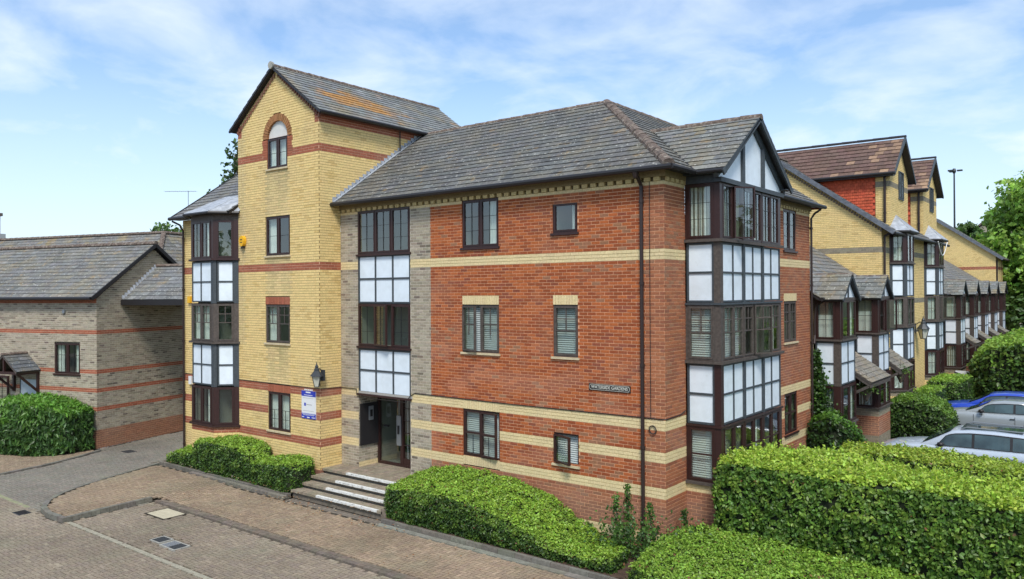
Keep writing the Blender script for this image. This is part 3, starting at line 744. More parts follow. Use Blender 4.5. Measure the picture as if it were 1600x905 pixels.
slates(tp, (-14.71, 0, TZ), (0, -1, 0), (c2, 0, s2), [(-6.3, 0), (.92, 0), (.92, TL), (-6.3, TL)], colf=slatecol((.17, .17, .165), .4), course=.30, width=.4); tp.build()
ridge(BLD, (-12.455, -.92, TZ+1.68), (-12.455, 6.3, TZ+1.68), r=.10)
vb = MB(); beam(vb, (-10.17, -.90, TZ-.06), (-12.455, -.90, TZ+1.62), .05, .055); beam(vb, (-14.74, -.90, TZ-.06), (-12.455, -.90, TZ+1.62), .05, .055); vb.build('verge', M_black, BLD)
dn = MB()
for sgn in (1, -1):
    for i in range(20):
        t = (i+.5)/20.5; x = -12.455+sgn*(2.07*(1-t)); z = TZ-.07+t*1.60
        dn.hexa([V((x, -.80, z-.12)), V((x+.06, -.80, z-.12)), V((x+.06, -.758, z-.12)), V((x, -.758, z-.12)), V((x, -.80, z-.02)), V((x+.06, -.80, z-.02)), V((x+.06, -.758, z-.02)), V((x, -.758, z-.02))], jit((.22, .10, .07), .1))
dn.build('verge_dentil', M_brick, BLD)
tg_ = MB(); tg_.tube([(-10.17, -.9, TZ-.03), (-10.17, 6.2, TZ-.03)], .05, 8); tg_.build('gutter', M_black, BLD)
cb = MB(); TX.box(cb, -.74, 6.0, 10.70, 10.79, 0, .09, (.2, .09, .06)); cb.build('corbel_course', M_brick, BLD)
ap = MB(); ap.lathe((-12.455, -.95, 0), [(.001, 0)]) if 0 else None
ec = MB(); ec.tube([(-12.455, -.97, TZ+1.66), (-12.455, -.90, TZ+1.66)], .115, 12); ec.build('ridge_end_cap', M_conc, BLD)
pipe(BLD, -10.37, 2.35, 9.95, 10.7, r=.018, m=M_black, nm='vent_pipe', brackets=False)
# stepped lead flashing between wing roof and tower
fl = MB()
for i in range(26):
    s = (i/26)*SL; y = -.3+c_*s; z = EAVE+s_*s; fl.bx(-10.428, -10.415, y, y+.17, z+.03, z+.20)
beam(fl, (-10.39, -.3, EAVE+.045), (-10.39, -.3+3.7, EAVE+.045+3.7*.69), .10, .02); fl.build('lead_flashing', M_lead, BLD)
# left wing roof
LS = 4.6/c_
lp = [(-17.98, 0), (-14.48, 0), (-14.48, LS), (-17.98, LS)]
LR = deck(BLD, (0, -1.10, EAVE-.02), (1, 0, 0), (0, c_, s_), lp, name='left_wing_roof')
q = Pieces('slate', M_slate, LR, 120, 'slates'); slates(q, (0, -1.10, EAVE), (1, 0, 0), (0, c_, s_), lp, colf=slatecol((.14, .14, .142), .1)); q.build()
deck(BLD, (0, 8.1, EAVE-.02), (-1, 0, 0), (0, -c_, s_), [(14.48, 0), (17.98, 0), (17.98, LS), (14.48, LS)], name='left_wing_roof')
vb = MB(); beam(vb, (-17.95, -1.12, EAVE-.03), (-17.95, 3.5, EAVE+3.15), .05, .12); vb.build('verge', M_black, BLD)
gutter(BLD, (-18.02, -1.14, EAVE-.03), (-16.9, -1.14, EAVE-.03))
fa = MB(); fa.bx(-17.98, -16.8, -1.07, -.78, EAVE-.07, EAVE-.04); fa.build('soffit', M_black, BLD)
rw2 = MB(); rw2.face([(-17.79, -.7, 8.0), (-17.79, 3.5, 8.0), (-17.79, 3.5, 11.1)], (.5, .4, .18)); rw2.build('gable_wall', M_brick, BLD)
# ---- left wing canted bay
A0, A1, A2, A3 = V((-16.88, -.76, 0)), V((-16.33, -1.31, 0)), V((-15.03, -1.31, 0)), V((-14.48, -.76, 0))
segs = [(A0, A1), (A1, A2), (A2, A3)]
q = Pieces('brick', M_brick, BLD, 0, 'bay_brickwork'); qm = MB()
FRS = []
for a, b in segs:
    fr = Frame(a, b-a); ln = (b-a).length; FRS.append((fr, ln))
    wall(q, qm, fr, 0.004, ln-.004, 0, G0-.03, lambda u, k: 'rband' if 16 <= k else ('rband' if k < 5 else 'yellow'))
q.build(); qm.build('bay_wall', M_mortar, BLD)
for (z0, z1, m) in ((G0, G1, M_brown), (F0, F1, M_bronze), (T0, T1, M_brown)):
    br = dict(bars=([.5], [.5, .76], .013, .5, 1)) if m is M_bronze else dict(bars=([.5], [.5], .003))
    (f1, l1), (f2, l2), (f3, l3) = FRS
    window(BLD, f2, .07, l2-.12, z0, z1, m, 2, dep=.06, sill=False, inner='right' if z0 != F0 else 'curtain', fw=.03, **br)
    window(BLD, f3, .10, l3-.15, z0, z1, m, 1, dep=.06, sill=False, inner='dark', fw=.03, **(br if m is M_bronze else {}))
    window(BLD, f1, .10, l1-.10, z0, z1, m, 1, dep=.06, sill=False, inner='dark', room=False)
    for fr_, a_, b_, e_ in ((f2, 0, .07, 0), (f2, l2-.12, l2, .001), (f3, 0, .10, 0), (f3, l3-.15, l3, .001), (f1, 0, .1, 0), (f1, l1-.1, l1, 0)): post(BLD, fr_, a_, b_, z0, z1, -.08, e_, m)
    s = MB()
    for fr, ln in FRS: fr.box(s, -.04, ln+.04, z0-.065, z0-.004, -.05, .07)
    s.build('bay_sill', M_brown if m is M_brown else M_bronze, BLD)
for za, zb in ((G1+.07, F0-.11), (F1+.07, T0-.11)):
    (f1, l1), (f2, l2), (f3, l3) = FRS; zc = (za+zb)/2
    panels(BLD, f2, [.05, .56, l2-.13], [za, zc, zb], rail=.03); panels(BLD, f3, [.14, l3-.17], [za, zc, zb], rail=.035); panels(BLD, f1, [.1, l1-.1], [za, zc, zb], rail=.035)
    for fr_, a_, b_, e_ in ((f2, l2-.13, l2, .004), (f3, 0, .10, .004), (f3, l3-.15, l3, .005)): post(BLD, fr_, a_, b_, za-.06, zb+.05, -.06, e_, M_grey)
hb = MB()
for fr, ln in FRS: fr.box(hb, 0, ln, T1, T1+.2, -.06, -.002)
hb.build('bay_head', M_bronze, BLD)
# lead hipped roof of the bay
ez = EAVE+.02; out = [V((-17.0, -.80, ez)), V((-16.42, -1.50, ez)), V((-14.95, -1.50, ez)), V((-14.38, -.80, ez))]
ap1, ap2 = V((-16.0, -.25, ez+.62)), V((-15.15, -.25, ez+.62))
lr = MB(); wl, wr = V((-17.0, -.25, ez+.3)), V((-14.42, -.25, ez+.5))
lr.face([out[1], out[2], ap2, ap1]); lr.face([out[0], out[1], ap1]); lr.face([out[2], out[3], wr, ap2]); lr.face([out[0], ap1, wl]); lr.face([o_-V((0, 0, .05)) for o_ in out[::-1]])
for a, b in zip(out[:-1], out[1:]): lr.face([a-V((0, 0, .05)), b-V((0, 0, .05)), b, a])
LRF = lr.build('bay_lead_roof', M_lead, BLD)
rl = MB(); rl.tube([out[2], ap2], .018, 6); rl.tube([out[1], ap1], .018, 6); rl.tube([ap1, ap2], .018, 6); rl.build('lead_roll', M_lead, LRF)
gg = MB(); gg.tube([o_-V((0, 0, .05)) for o_ in out], .05, 8); gg.build('gutter', M_black, BLD)
# pipes
pipe(BLD, -17.68, -.83, .1, 7.75, top=[(-17.68, -.95, 7.95), (-17.9, -1.1, 8.08)])
pipe(BLD, -.50, -.06, .12, 7.85, top=[(-.50, -.18, 7.98), (-.50, -.3, 8.1)], r=.042)
pipe(BLD, .06, 9.66, .1, 7.8, top=[(.15, 9.7, 7.95), (.33, 9.75, 8.08)])
hp = MB(); hp.lathe((-.5, -.3, EAVE-.2), [(.04, 0), (.06, .05), (.09, .16)], 10); hp.build('hopper', M_pipe, BLD)
cbk = MB(); zc = 2.90
cbk.tube([(-17.8, -.775, zc), (-10.445, -.775, zc-.02)], .009, 5); cbk.tube([(-10.415, -.76, zc-.02), (-10.415, -.015, zc-.05)], .009, 5)
cbk.tube([(-10.42, -.015, zc-.05), (-9.75, -.015, zc-.05), (-9.72, -.04, zc-.2), (-9.0, -.06, zc-.27), (-7.7, -.06, zc-.27), (-7.58, -.02, zc-.1), (-7.4, -.015, zc), (-4, -.015, zc-.02), (-.05, -.015, zc), (.015, .01, zc), (.015, .7, zc+.02), (.02, .93, zc+.08)], .011, 5)
cbk.tube([(-.33, -.015, zc), (-.33, -.015, 8.0), (-.15, -.02, 8.03)], .007, 5); cbk.build('cable', M_black, BLD)
lp_ = MB(); ctr = V((-.28, -.03, 2.66)); lp_.tube([ctr+V((math.cos(t)*.085, -.01*math.sin(3*t), math.sin(t)*.085)) for t in np.linspace(0, 2*math.pi*1.9, 30)], .012, 5); lp_.build('cable_coil', M_black, BLD)
# entrance steps
ST = thing('entrance_steps', (-8.6, -1, 0), 'brick entrance steps with white painted nosings leading up to the recessed door', 'steps')
ny = [(-.72, .62), (-1.14, .49), (-1.46, .36), (-1.80, .23)]
for i, (y, z) in enumerate(ny):
    y1 = .735 if i == 0 else ny[i-1][0]+.02
    mb = MB(); mb.bx(-10.4 if i else -10.42, -6.8, y+.06, y1, 0, z-.07, (.18, .15, .115)); o = mb.build('riser', M_kerb, ST)
    n = 0; x = -10.4
    mb = MB()
    pc = Pieces('tread_brick', M_paver, ST if i else ST, 0, 'tread_brick')
    w = .1075; xs = np.arange(-10.4, -6.8, w)
    for xx in xs:
        c = jit((.27, .225, .165), .16)
        pc.add([(xx, y, z-.065), (xx+w-.008, y, z-.065), (xx+w-.008, y+.215, z-.065), (xx, y+.215, z-.065), (xx, y, z), (xx+w-.008, y, z), (xx+w-.008, y+.215, z), (xx, y+.215, z)], c)
        if y1 > y+.25:
            yy = y+.222
            while yy < y1-.03 and (i == 0 or yy < y1-.03):
                y2 = min(yy+.215, y1); 
                pc.add([(xx, yy, z-.065), (xx+w-.008, yy, z-.065), (xx+w-.008, y2-.008, z-.065), (xx, y2-.008, z-.065), (xx, yy, z-.002), (xx+w-.008, yy, z-.002), (xx+w-.008, y2-.008, z-.002), (xx, y2-.008, z-.002)], jit((.255, .21, .155), .16)); yy += .222
    pc.build()
    st = MB(); a, b = [(-9.38, -7.2), (-9.33, -7.1), (-9.33, -6.95), (-9.32, -6.94)][i]; st.bx(a, b, y-.006, y+.075, z-.05, z+.006); st.build('white_nosing', mat('worn_white', (.66, .66, .62), .7, nscale=12, namt=.15, stain=[(9, .56, .62, (.2, .18, .15), .7)]), ST)
sm = MB(); sm.bx(-6.79, -6.62, -1.8, -.05, 0, .30, (.2, .16, .12)); sm.build('side_wall', M_kerb, ST)
# ================================================================ BRICK COTTAGE (left)
KX, KY = -21.713, -1.918
av = V((-.27564, .96126, 0)); bv = V((-.96126, -.27564, 0))
K0 = V((KX, KY, 0))
def AB(a, b, z=0.): return K0+av*a+bv*b+V((0, 0, z))
COT = thing('cottage', AB(2.7, 4), 'low grey and red banded brick house with slate gable roof beside the passage', 'house')
CF = Frame(AB(0, 0), -bv)      # u = -b (to the right)
CR = Frame(AB(0, 0), av)       # u = a
CB = Pieces('brick', M_brick, COT, 300, 'brickwork'); cm = MB()
def zc_(u, k):
    if 55 <= k < 57 or 36 <= k < 38 or 27 <= k < 29 or 18 <= k < 20 or k >= 70: return 'rband'
    if k < 9: return 'red'
    return 'grey'
CE, CA, CD = 5.45, 7.33, 5.2
cw = (-2.16, -.84, 2.68, 3.82)
wall(CB, cm, CF, -9, 0, 0, CE, zc_, [cw, (-4.05, -3.15, .35, 2.4), (-7.6, -6.3, .9, 2.3)])
def cspan(z):
    if z <= CE: return (0, CD)
    w = CD/2*(CA+.05-z)/(CA+.05-CE); return (CD/2-w, CD/2+w)
wall(CB, cm, CR, 0, CD, 0, CA, lambda u, k: 'grey' if k >= 70 else zc_(u, k), span=cspan, lap=(.0078, 0))
CB.build(); cm.build('wall', M_mortar, COT)
window(COT, CF, *cw, M_brown, 2, bars=([.5], [.62], .007, .0, 1), inner='curtains', reveal=(.4, .35, .28), sill=True)
ww = window(COT, CF, -5.35, -4.62, 1.3, 2.5, M_brown, 1, bars=([.5], [.33, .66], .006), inner='curtains', sill=True, dep=.02)
window(COT, CF, -7.6, -6.3, .9, 2.3, M_brown, 2, inner='curtains', reveal=(.4, .35, .28))
dd = MB(); CF.box(dd, -4.05, -3.15, .35, 2.4, -.08, -.04); dd.build('front_door', mat('white_door', (.62, .68, .74), .45), COT)
dk = MB(); CF.box(dk, -3.66, -3.6, 1.75, 1.85, -.039, -.01); dk.build('door_knocker', M_iron, COT)
bk = MB(); bk.prism([AB(.02, 0, 0), AB(.02, 9, 0), AB(CD, 9, 0), AB(CD, .02, 0)][::-1], (0, 0, -1), .01)
for a0, b0, a1, b1 in ((CD, 0, CD, 9), (CD, 9, 0, 9)): bk.face([AB(a0, b0, 0), AB(a1, b1, 0), AB(a1, b1, CE), AB(a0, b0, CE)], (.35, .3, .24))
bk.build('rear_wall', M_brick, COT)
pm = (CA-CE)/(CD/2); cc = 1/math.sqrt(1+pm*pm); ss = pm*cc; cl = (CD/2+.28)/cc
CO = AB(-.28, 0, CE+.05); cS = av*cc+V((0, 0, ss))
cpoly = [(-9.1, 0), (.12, 0), (.12, cl), (-9.1, cl)]
CRF = deck(COT, CO-V((0, 0, .02)), -bv, cS, cpoly)
cp = Pieces('slate', M_slate, CRF, 300, 'slates'); slates(cp, CO, -bv, cS, cpoly, colf=slatecol((.16, .158, .15), .45), course=.24, width=.30)
CO2 = AB(CD+.28, 0, CE+.05); cS2 = -av*cc+V((0, 0, ss)); cpoly2 = [(-.12, 0), (9.1, 0), (9.1, cl), (-.12, cl)]
slates(cp, CO2, bv, cS2, cpoly2, colf=slatecol((.16, .158, .15), .45), course=.24, width=.30); deck(COT, CO2-V((0, 0, .02)), bv, cS2, cpoly2); cp.build()
rz_ = CE+.05+pm*(CD/2+.28)
ridge(COT, AB(CD/2, -.12, rz_+.06), AB(CD/2, 9, rz_+.06), r=.11)
vb = MB(); beam(vb, AB(-.30, -.13, CE+.0), AB(CD/2, -.13, rz_-.05), .05, .13); beam(vb, AB(CD+.30, -.13, CE+.0), AB(CD/2, -.13, rz_-.05), .05, .13); vb.build('verge', M_black, COT)
gutter(COT, AB(-.32, -.1, CE+.02), AB(-.32, 9, CE+.02), r=.06)
ww = MB(); ww.tube([AB(-.01, 1.62, 4.98), AB(-.06, 1.62, 4.98)], .07, 10); ww.build('wall_vent', M_metal, COT)
# porch hood
hb0, hb1, hz = 2.95, 4.35, 2.78
PO = COT
for sgn, b0 in ((1, hb0), (-1, hb1)):
    pass
hp = Pieces('slate', M_slate, COT, 40, 'slates')
mid = (hb0+hb1)/2; rise = .62; hw = (hb1-hb0)/2; hl = math.hypot(hw+.05, rise)
for sgn in (1, -1):
    b_e = mid-sgn*(hw+.05)
    O = AB(0, b_e, hz); S = (bv*sgn*(hw+.05)+V((0, 0, rise))).normalized(); U = (av if sgn > 0 else -av)
    poly = [(-.95, 0), (0, 0), (0, hl), (-.95, hl)] if sgn > 0 else [(0, 0), (.95, 0), (.95, hl), (0, hl)]
    if U.cross(S).z < 0: U = -U; poly = [(-p[0], p[1]) for p in poly][::-1]
    slates(hp, O, U, S, poly, course=.2, width=.32, colf=slatecol((.10, .11, .12), .1)); deck(COT, O-V((0, 0, .02)), U, S, poly, th=.05, name='porch_roof', m=M_bronze)
hp.build()
ridge(COT, AB(-.95, mid, hz+rise+.05), AB(0, mid, hz+rise+.05), r=.08, seg=.3)
pf = MB()
for b_ in (hb0+.05, hb1-.05):
    beam(pf, AB(0, b_, hz-.08), AB(-.9, b_, hz-.08), .08, .1); beam(pf, AB(-.04, b_, hz-.1), AB(-.04, b_, hz-.85), .08, .08, up=av); beam(pf, AB(-.04, b_, hz-.8), AB(-.8, b_, hz-.13), .06, .08)
beam(pf, AB(-.88, hb0, hz-.05), AB(-.88, hb1, hz-.05), .06, .1); beam(pf, AB(-.88, mid, hz), AB(-.88, mid, hz+rise-.05), .07, .07, up=av); pf.build('porch_frame', M_brown, COT)
# hanging basket by the porch
HB = thing('hanging_basket', AB(-.35, 4.2, 1.2), 'cone shaped hanging basket of dry plants beside the white cottage door', 'hanging basket')
hbk = MB(); hbk.lathe(AB(-.45, 3.95, 1.42), [(.01, -.30), (.10, -.12), (.19, .05), (.20, .07)], 10); hbk.tube([AB(-.45, 3.95, 1.45), AB(-.45, 3.95, 2.6)], .008, 4); hbk.build('basket', M_bark, HB)
# ---- linking roof over the passage
LK = thing('passage_roof', AB(2.7, -2), 'slate pitched roof bridging the passage between the low brick house and the yellow tower block', 'roof')
lm = .79; lc = 1/math.sqrt(1+lm*lm); lsn = lm*lc; la0, la1 = 1.08, 2.72; lz = 5.40; ll = (la1-la0)/lc
lO = AB(la0, 0, lz); lS = av*lc+V((0, 0, lsn))
t_end = 4.35
lpoly = [(.03, 0), (t_end, 0), (t_end-.45, ll), (.03, ll)]
lk = deck(LK, lO-V((0, 0, .02)), -bv, lS, lpoly)
q = Pieces('slate', M_slate, lk, 300, 'slates'); slates(q, lO, -bv, lS, lpoly, colf=slatecol((.165, .168, .168), .1), course=.24, width=.30)
lO2 = AB(2*la1-la0, 0, lz); slates(q, lO2, bv, -av*lc+V((0, 0, lsn)), [(-t_end, 0), (-.03, 0), (-.03, ll), (-t_end, ll)], colf=slatecol((.165, .168, .168), .1), course=.3, width=.4); deck(LK, lO2-V((0, 0, .02)), bv, -av*lc+V((0, 0, lsn)), [(-t_end, 0), (-.03, 0), (-.03, ll), (-t_end, ll)]); q.build()
ridge(LK, AB(la1, -.03, lz+(la1-la0)*lm+.06), AB(la1, -t_end+.5, lz+(la1-la0)*lm+.06), r=.09)
f = MB(); beam(f, AB(la0-.02, -.02, lz-.10), AB(la0-.02, -t_end+.25, lz-.10), .05, .2); f.build('fascia', M_black, LK)
f = MB(); f.prism([AB(la0, -.02, lz-.14), AB(la0, -t_end+.1, lz-.14), AB(4.3, -t_end+.0, lz-.14), AB(4.3, -.02, lz-.14)], (0, 0, 1), .06); f.build('soffit', mat('dark_board', (.10, .085, .07), .8), LK)
f = MB()
for i in range(13):
    s = i/13*ll; p = lO-bv*.02+lS*s; f.hexa([p+V((0, 0, .02))+d for d in (V((0, 0, 0)), -bv*.10, -bv*.10+av*.09, av*.09)]+[p+V((0, 0, .17))+d for d in (V((0, 0, 0)), -bv*.03, -bv*.03+av*.09, av*.09)])
f.build('stepped_flashing', M_lead, LK)
# ---- hipped house behind the cottage
BH = thing('hipped_house', AB(10, 5), 'brick house with hipped slate roof rising behind the low grey brick house', 'house')
bz, br_, ba0, bar = 5.6, 8.85, 7.0, 11.0
e0 = 4.8
walls = MB(); walls.prism([AB(ba0+.3, e0+.3, bz), AB(ba0+.3, 30, bz), AB(24, 30, bz), AB(24, e0+.3, bz)][::-1], (0, 0, 1), bz); walls.build('wall', mat('plain_brick', (.33, .27, .2), .9, nscale=8, namt=.3), BH)
mslope = (br_-bz)/(bar-ba0); mc = 1/math.sqrt(1+mslope**2); ms_ = mslope*mc; ml = (bar-ba0)/mc
BO = AB(ba0, 0, bz)
bpoly = [(-30, 0), (-e0, 0), (-e0-3.4, ml), (-30, ml)]
bd = deck(BH, BO-V((0, 0, .02)), -bv, av*mc+V((0, 0, ms_)), bpoly)
q = Pieces('slate', M_slate, bd, 0, 'slates'); slates(q, BO, -bv, av*mc+V((0, 0, ms_)), bpoly, colf=slatecol((.16, .155, .145), .9), course=.28, width=.34)
hO = AB(0, e0, bz); hm = (br_-bz)/3.4; hc = 1/math.sqrt(1+hm*hm); hl_ = 3.4/hc
hpoly = [(ba0, 0), (24, 0), (24, hl_), (bar, hl_)]
slates(q, hO, av, bv*hc+V((0, 0, hm*hc)), hpoly, colf=slatecol((.16, .155, .145), .9), course=.28, width=.34); q.build()
deck(BH, hO-V((0, 0, .02)), av, bv*hc+V((0, 0, hm*hc)), hpoly)
deck(BH, AB(15, 0, bz), bv, -av*mc+V((0, 0, ms_)), [(e0+6, 0), (30, 0), (30, ml), (e0+3.4, ml)])
ridge(BH, AB(bar, e0+3.4, br_+.07), AB(bar, 30, br_+.07), r=.12); ridge(BH, AB(bar, e0+3.4, br_+.07), AB(24, e0+3.4, br_+.07), r=.12); ridge(BH, AB(ba0, e0, bz+.1), AB(bar, e0+3.4, br_+.08), r=.12)
# aerial on the hipped house
# distant grey block
GT = thing('grey_tower_block', (-78, 26, 0), 'distant grey stepped block at the far left edge', 'building')
g = MB(); g.bx(-140, -111.5, 16, 26, 0, 13.9); g.build('lower_wall', mat('grey_render', (.30, .31, .31), .8, nscale=.5, namt=.1), GT)
g = MB(); g.bx(-140, -111.9, 16.4, 25.5, 13.9, 16.3); g.build('upper_wall', MATS['grey_render'], GT)
g = MB(); g.bx(-140, -111.6, 16.1, 25.7, 16.3, 16.7); g.build('roof_edge', MATS['dark_board'], GT)
# ================================================================ TERRACE A, B, C, D (right, fronts on x = 0)
def gable_bay(T, y0, w=1.72, xo=.8, base='red', low=True, op2=None, dark=False):
    """two storey timber bay with its own little gable roof"""
    fL = Frame((0, y0, 0), (1, 0, 0)); fX = Frame((xo, 0, 0), (0, 1, 0)); y1 = y0+w
    q = Pieces('brick', M_brick, T, 0, 'bay_brickwork'); mm = MB()
    zfz = lambda u, k: 'gband' if k >= 15 else ('red' if base == 'red' and k > 5 else ('gband' if base == 'red' else 'yellow'))
    wall(q, mm, fL, 0, xo, 0, G0-.03, zfz); wall(q, mm, fX, y0, y1, 0, G0-.03, zfz, lap=(.0078, 0)); q.build(); mm.build('bay_wall', M_mortar, T)
    rr = MB(); rr.bx(.0, xo-.02, y1-.02, y1, 0, 5.4); rr.build('bay_cheek', M_bronze, T)
    for i, (z0, z1) in enumerate(((G0, G1), (F0, F1))):
        kw = dict(open_i=op2, oang=18) if (op2 is not None and i == 1) else {}
        window(T, fL, .09, xo-.14, z0, z1, M_brown, 1, dep=.05, bars=([.5], [.5], .008), inner='net' if i else 'curtain', sill=False, low=False, fw=.03, sw=.03)
        window(T, fX, y0+.12, y1-.05, z0, z1, M_brown, 2, dep=.05, bars=([], [.5], .006), inner='curtains', sill=False, fw=.04, sw=.03, **kw)
        for fr_, a_, b_, e_ in ((fL, 0, .09, 0), (fL, xo-.14, xo, .001), (fX, y0, y0+.12, .001), (fX, y1-.05, y1, .001)): post(T, fr_, a_, b_, z0, z1, -.06, e_, M_brown)
        s = MB(); fL.box(s, -.0, xo+.06, z0-.06, z0-.004, -.03, .06); fX.box(s, y0+.0, y1+.05, z0-.06, z0-.004, -.03, .06); s.build('bay_sill', M_bronze, T)
    za, zb = G1+.05, F0-.1; zc = (za+zb)/2
    panels(T, fL, [.08, xo-.17], [za, zc, zb], rail=.035, fm=M_grey); panels(T, fX, [y0+.13, (y0+.1+y1)/2, y1-.05], [za, zc, zb], rail=.03, fm=M_grey)
    for fr_, a_, b_ in ((fL, xo-.2, xo), (fX, y0, y0+.11)): post(T, fr_, a_, b_, za-.04, zb+.04, -.06, .002, M_bronze)
    s = MB(); fL.box(s, 0, xo, F1, F1+.14, -.05, .004); fX.box(s, y0, y1, F1, F1+.08, -.05, .03); s.build('bay_head', M_bronze, T)
    ym = (y0+y1)/2; ge, ga = 5.38, 6.10
    q = MB(); q.prism([V((xo-.01, y0+.02, ge-.03)), V((xo-.01, ym-.03, ge-.03)), V((xo-.01, ym-.03, ga-.12))], (1, 0, 0), .04); q.build('gable_panel', M_panel, T)
    q = MB(); q.prism([V((xo-.01, ym+.03, ge-.03)), V((xo-.01, y1-.02, ge-.03)), V((xo-.01, ym+.03, ga-.12))], (1, 0, 0), .04); q.build('gable_panel', M_panel, T)
    f = MB(); beam(f, (xo+.12, y0-.14, ge-.12), (xo+.12, ym, ga-.03), .04, .09); beam(f, (xo+.12, y1+.14, ge-.12), (xo+.12, ym, ga-.03), .04, .09); beam(f, (xo, ym, ge-.05), (xo, ym, ga-.08), .06, .06, up=V((0, 1, 0))); f.build('bargeboard', M_grey, T)
    m_ = (ga-ge+.12)/(w/2+.14); c = 1/math.sqrt(1+m_*m_); s_l = (w/2+.14)/c; xb = -1.2
    rp = Pieces('slate', M_slate, T, 0 if y0 > 20 else 60, 'slates'); cf = slatecol((.17, .175, .165), .6)
    slates(rp, (0, y0-.14, ge-.08), (1, 0, 0), (0, c, m_*c), [(.3, 0), (xo+.14, 0), (xo+.14, s_l), (xb, s_l)], colf=cf, course=.22, width=.27)
    slates(rp, (0, y1+.14, ge-.08), (-1, 0, 0), (0, -c, m_*c), [(-xo-.14, 0), (-.3, 0), (-xb, s_l), (-xo-.14, s_l)], colf=cf, course=.22, width=.27); rp.build()
    for (O, U, S, po) in (((0, y0-.14, ge-.10), (1, 0, 0), (0, c, m_*c), [(.3, 0), (xo+.14, 0), (xo+.14, s_l), (xb, s_l)]), ((0, y1+.14, ge-.10), (-1, 0, 0), (0, -c, m_*c), [(-xo-.14, 0), (-.3, 0), (-xb, s_l), (-xo-.14, s_l)])): deck(T, O, U, S, po, th=.05, name='bay_roof')
    ridge(T, (xb, ym, ga+.02), (xo+.15, ym, ga+.02), r=.08, seg=.34)
def lowrow(T, y0, y1, bays, roofn, rail=None, dist=False, op=None):
    q = Pieces('brick', M_brick, T, 0, 'brickwork'); mm = MB(); fX = Frame((0, 0, 0), (0, 1, 0))
    wall(q, mm, fX, y0, y1, 0, 5.3, lambda u, k: 'gband' if 44 <= k < 47 else ('yband' if k > 60 or u < y0+.25 else 'rband'), [(b, b+1.72, 0, 5.4) for b in bays]); q.build(); mm.build('wall', M_mortar, T)
    sl = 4.2/c_; po = [(y0-.0, 0), (y1, 0), (y1, sl), (y0-.0, sl)]
    d = deck(T, (.3, 0, 5.33), (0, 1, 0), (-c_, 0, s_), po)
    r = Pieces('slate', M_slate, d, 0 if dist else 150, 'slates'); slates(r, (.3, 0, 5.35), (0, 1, 0), (-c_, 0, s_), po, colf=slatecol((.15, .15, .15), .5), course=.27, width=.32); r.build()
    deck(T, (-8.1, 0, 5.33), (0, -1, 0), (c_, 0, s_), [(-y1, 0), (-y0, 0), (-y0, sl), (-y1, sl)])
    ridge(T, (-3.9, y0, 5.35+4.2*.69), (-3.9, y1, 5.35+4.2*.69), seg=.9 if dist else .45)
    gutter(T, (.34, y0, 5.32), (.34, y1, 5.32))
    b = MB(); b.bx(-8, -7.8, y0, y1, 0, 5.3, (.5, .4, .2)); b.build('rear_wall', M_brick, T)
    for i, bb_ in enumerate(bays): gable_bay(T, bb_, base='red' if i else 'yellow', op2=(op or {}).get(i))
def porch(T, y0, y1, z0=2.62, z1=3.45, x1=1.25):
    f = MB(); S = V((-x1, 0, z1-z0)).normalized(); sl = math.hypot(x1, z1-z0)
    po = [(y0, 0), (y1, 0), (y1, sl), (y0, sl)]
    d = deck(T, (x1, 0, z0), (0, 1, 0), S, po, th=.05, name='porch_roof', m=M_bronze)
    r = Pieces('slate', M_slate, d, 0, 'slates'); slates(r, (x1, 0, z0+.01), (0, 1, 0), S, po, colf=slatecol((.2, .18, .15), .5), course=.2, width=.3); r.build()
    f.bx(x1-.06, x1-.01, y0, y1, z0-.16, z0-.05); beam(f, (.05, y0+.05, 1.9), (x1-.1, y0+.05, z0-.12), .07, .09); beam(f, (.05, y0+.05, z1-.15), (x1-.05, y0+.05, z0-.08), .07, .10)
    f.build('porch_frame', M_bronze, T)
    dr = MB(); dr.bx(-.02, .03, y0+.6, y0+1.5, .2, 2.3); dr.build('front_door', M_white, T)
HA = thing('low_terrace_house', (-4, 14, 0), 'low terrace house with two gabled timber bays directly right of the red brick corner', 'house')
lowrow(HA, 9.72, 18.75, [10.0, 14.65], 'a', op={1: 1})
porch(HA, 11.8, 14.4)
pp = MB(); pp.tube([(.32, 9.95, 5.3), (.1, 9.95, 5.1), (.06, 9.95, 4.7)], .035, 8); pp.tube([(.06, 9.95, 4.7), (.06, 9.95, 4.2), (.1, 9.75, 3.95)], .034, 8); pp.build('downpipe', M_pipe, HA)
# tall yellow house B
HBB = thing('yellow_town_house', (-4, 25, 0), 'tall yellow brick house pair with two brown tiled dormer towers hung with red tiles', 'house')
YB, YE, XB = 18.8, 31.0, .0
q = Pieces('brick', M_brick, HBB, 300, 'brickwork'); mm = MB()
GB = Frame((0, YB, 0), (1, 0, 0)); GF = Frame((XB, 0, 0), (0, 1, 0))
GE, GAx, GA = 8.10, -4.6, 11.40
def gsp(z):
    if z <= GE: return (-9.2, 0)
    w = 4.6*(GA-z)/(GA-GE); return (GAx-w, GAx+w)
zyb = lambda u, k: 'gband' if (94 <= k < 97 or 66 <= k < 69 or 48 <= k < 50) else ('rband' if k < 6 else 'yellow')
wall(q, mm, GB, -9.2, 0, 4.6, GA, zyb, span=gsp); 
bo = [(20.1, 22.5, 0, T1), (27.2, 29.5, 0, T1)]
wall(q, mm, GF, YB, YE, 0, 8.05, zyb, bo, lap=(.0078, 0))
DT = [(20.25, 23.70, 21.98), (27.1, 30.55, 28.83)]
DE, DA = 10.62, 12.05
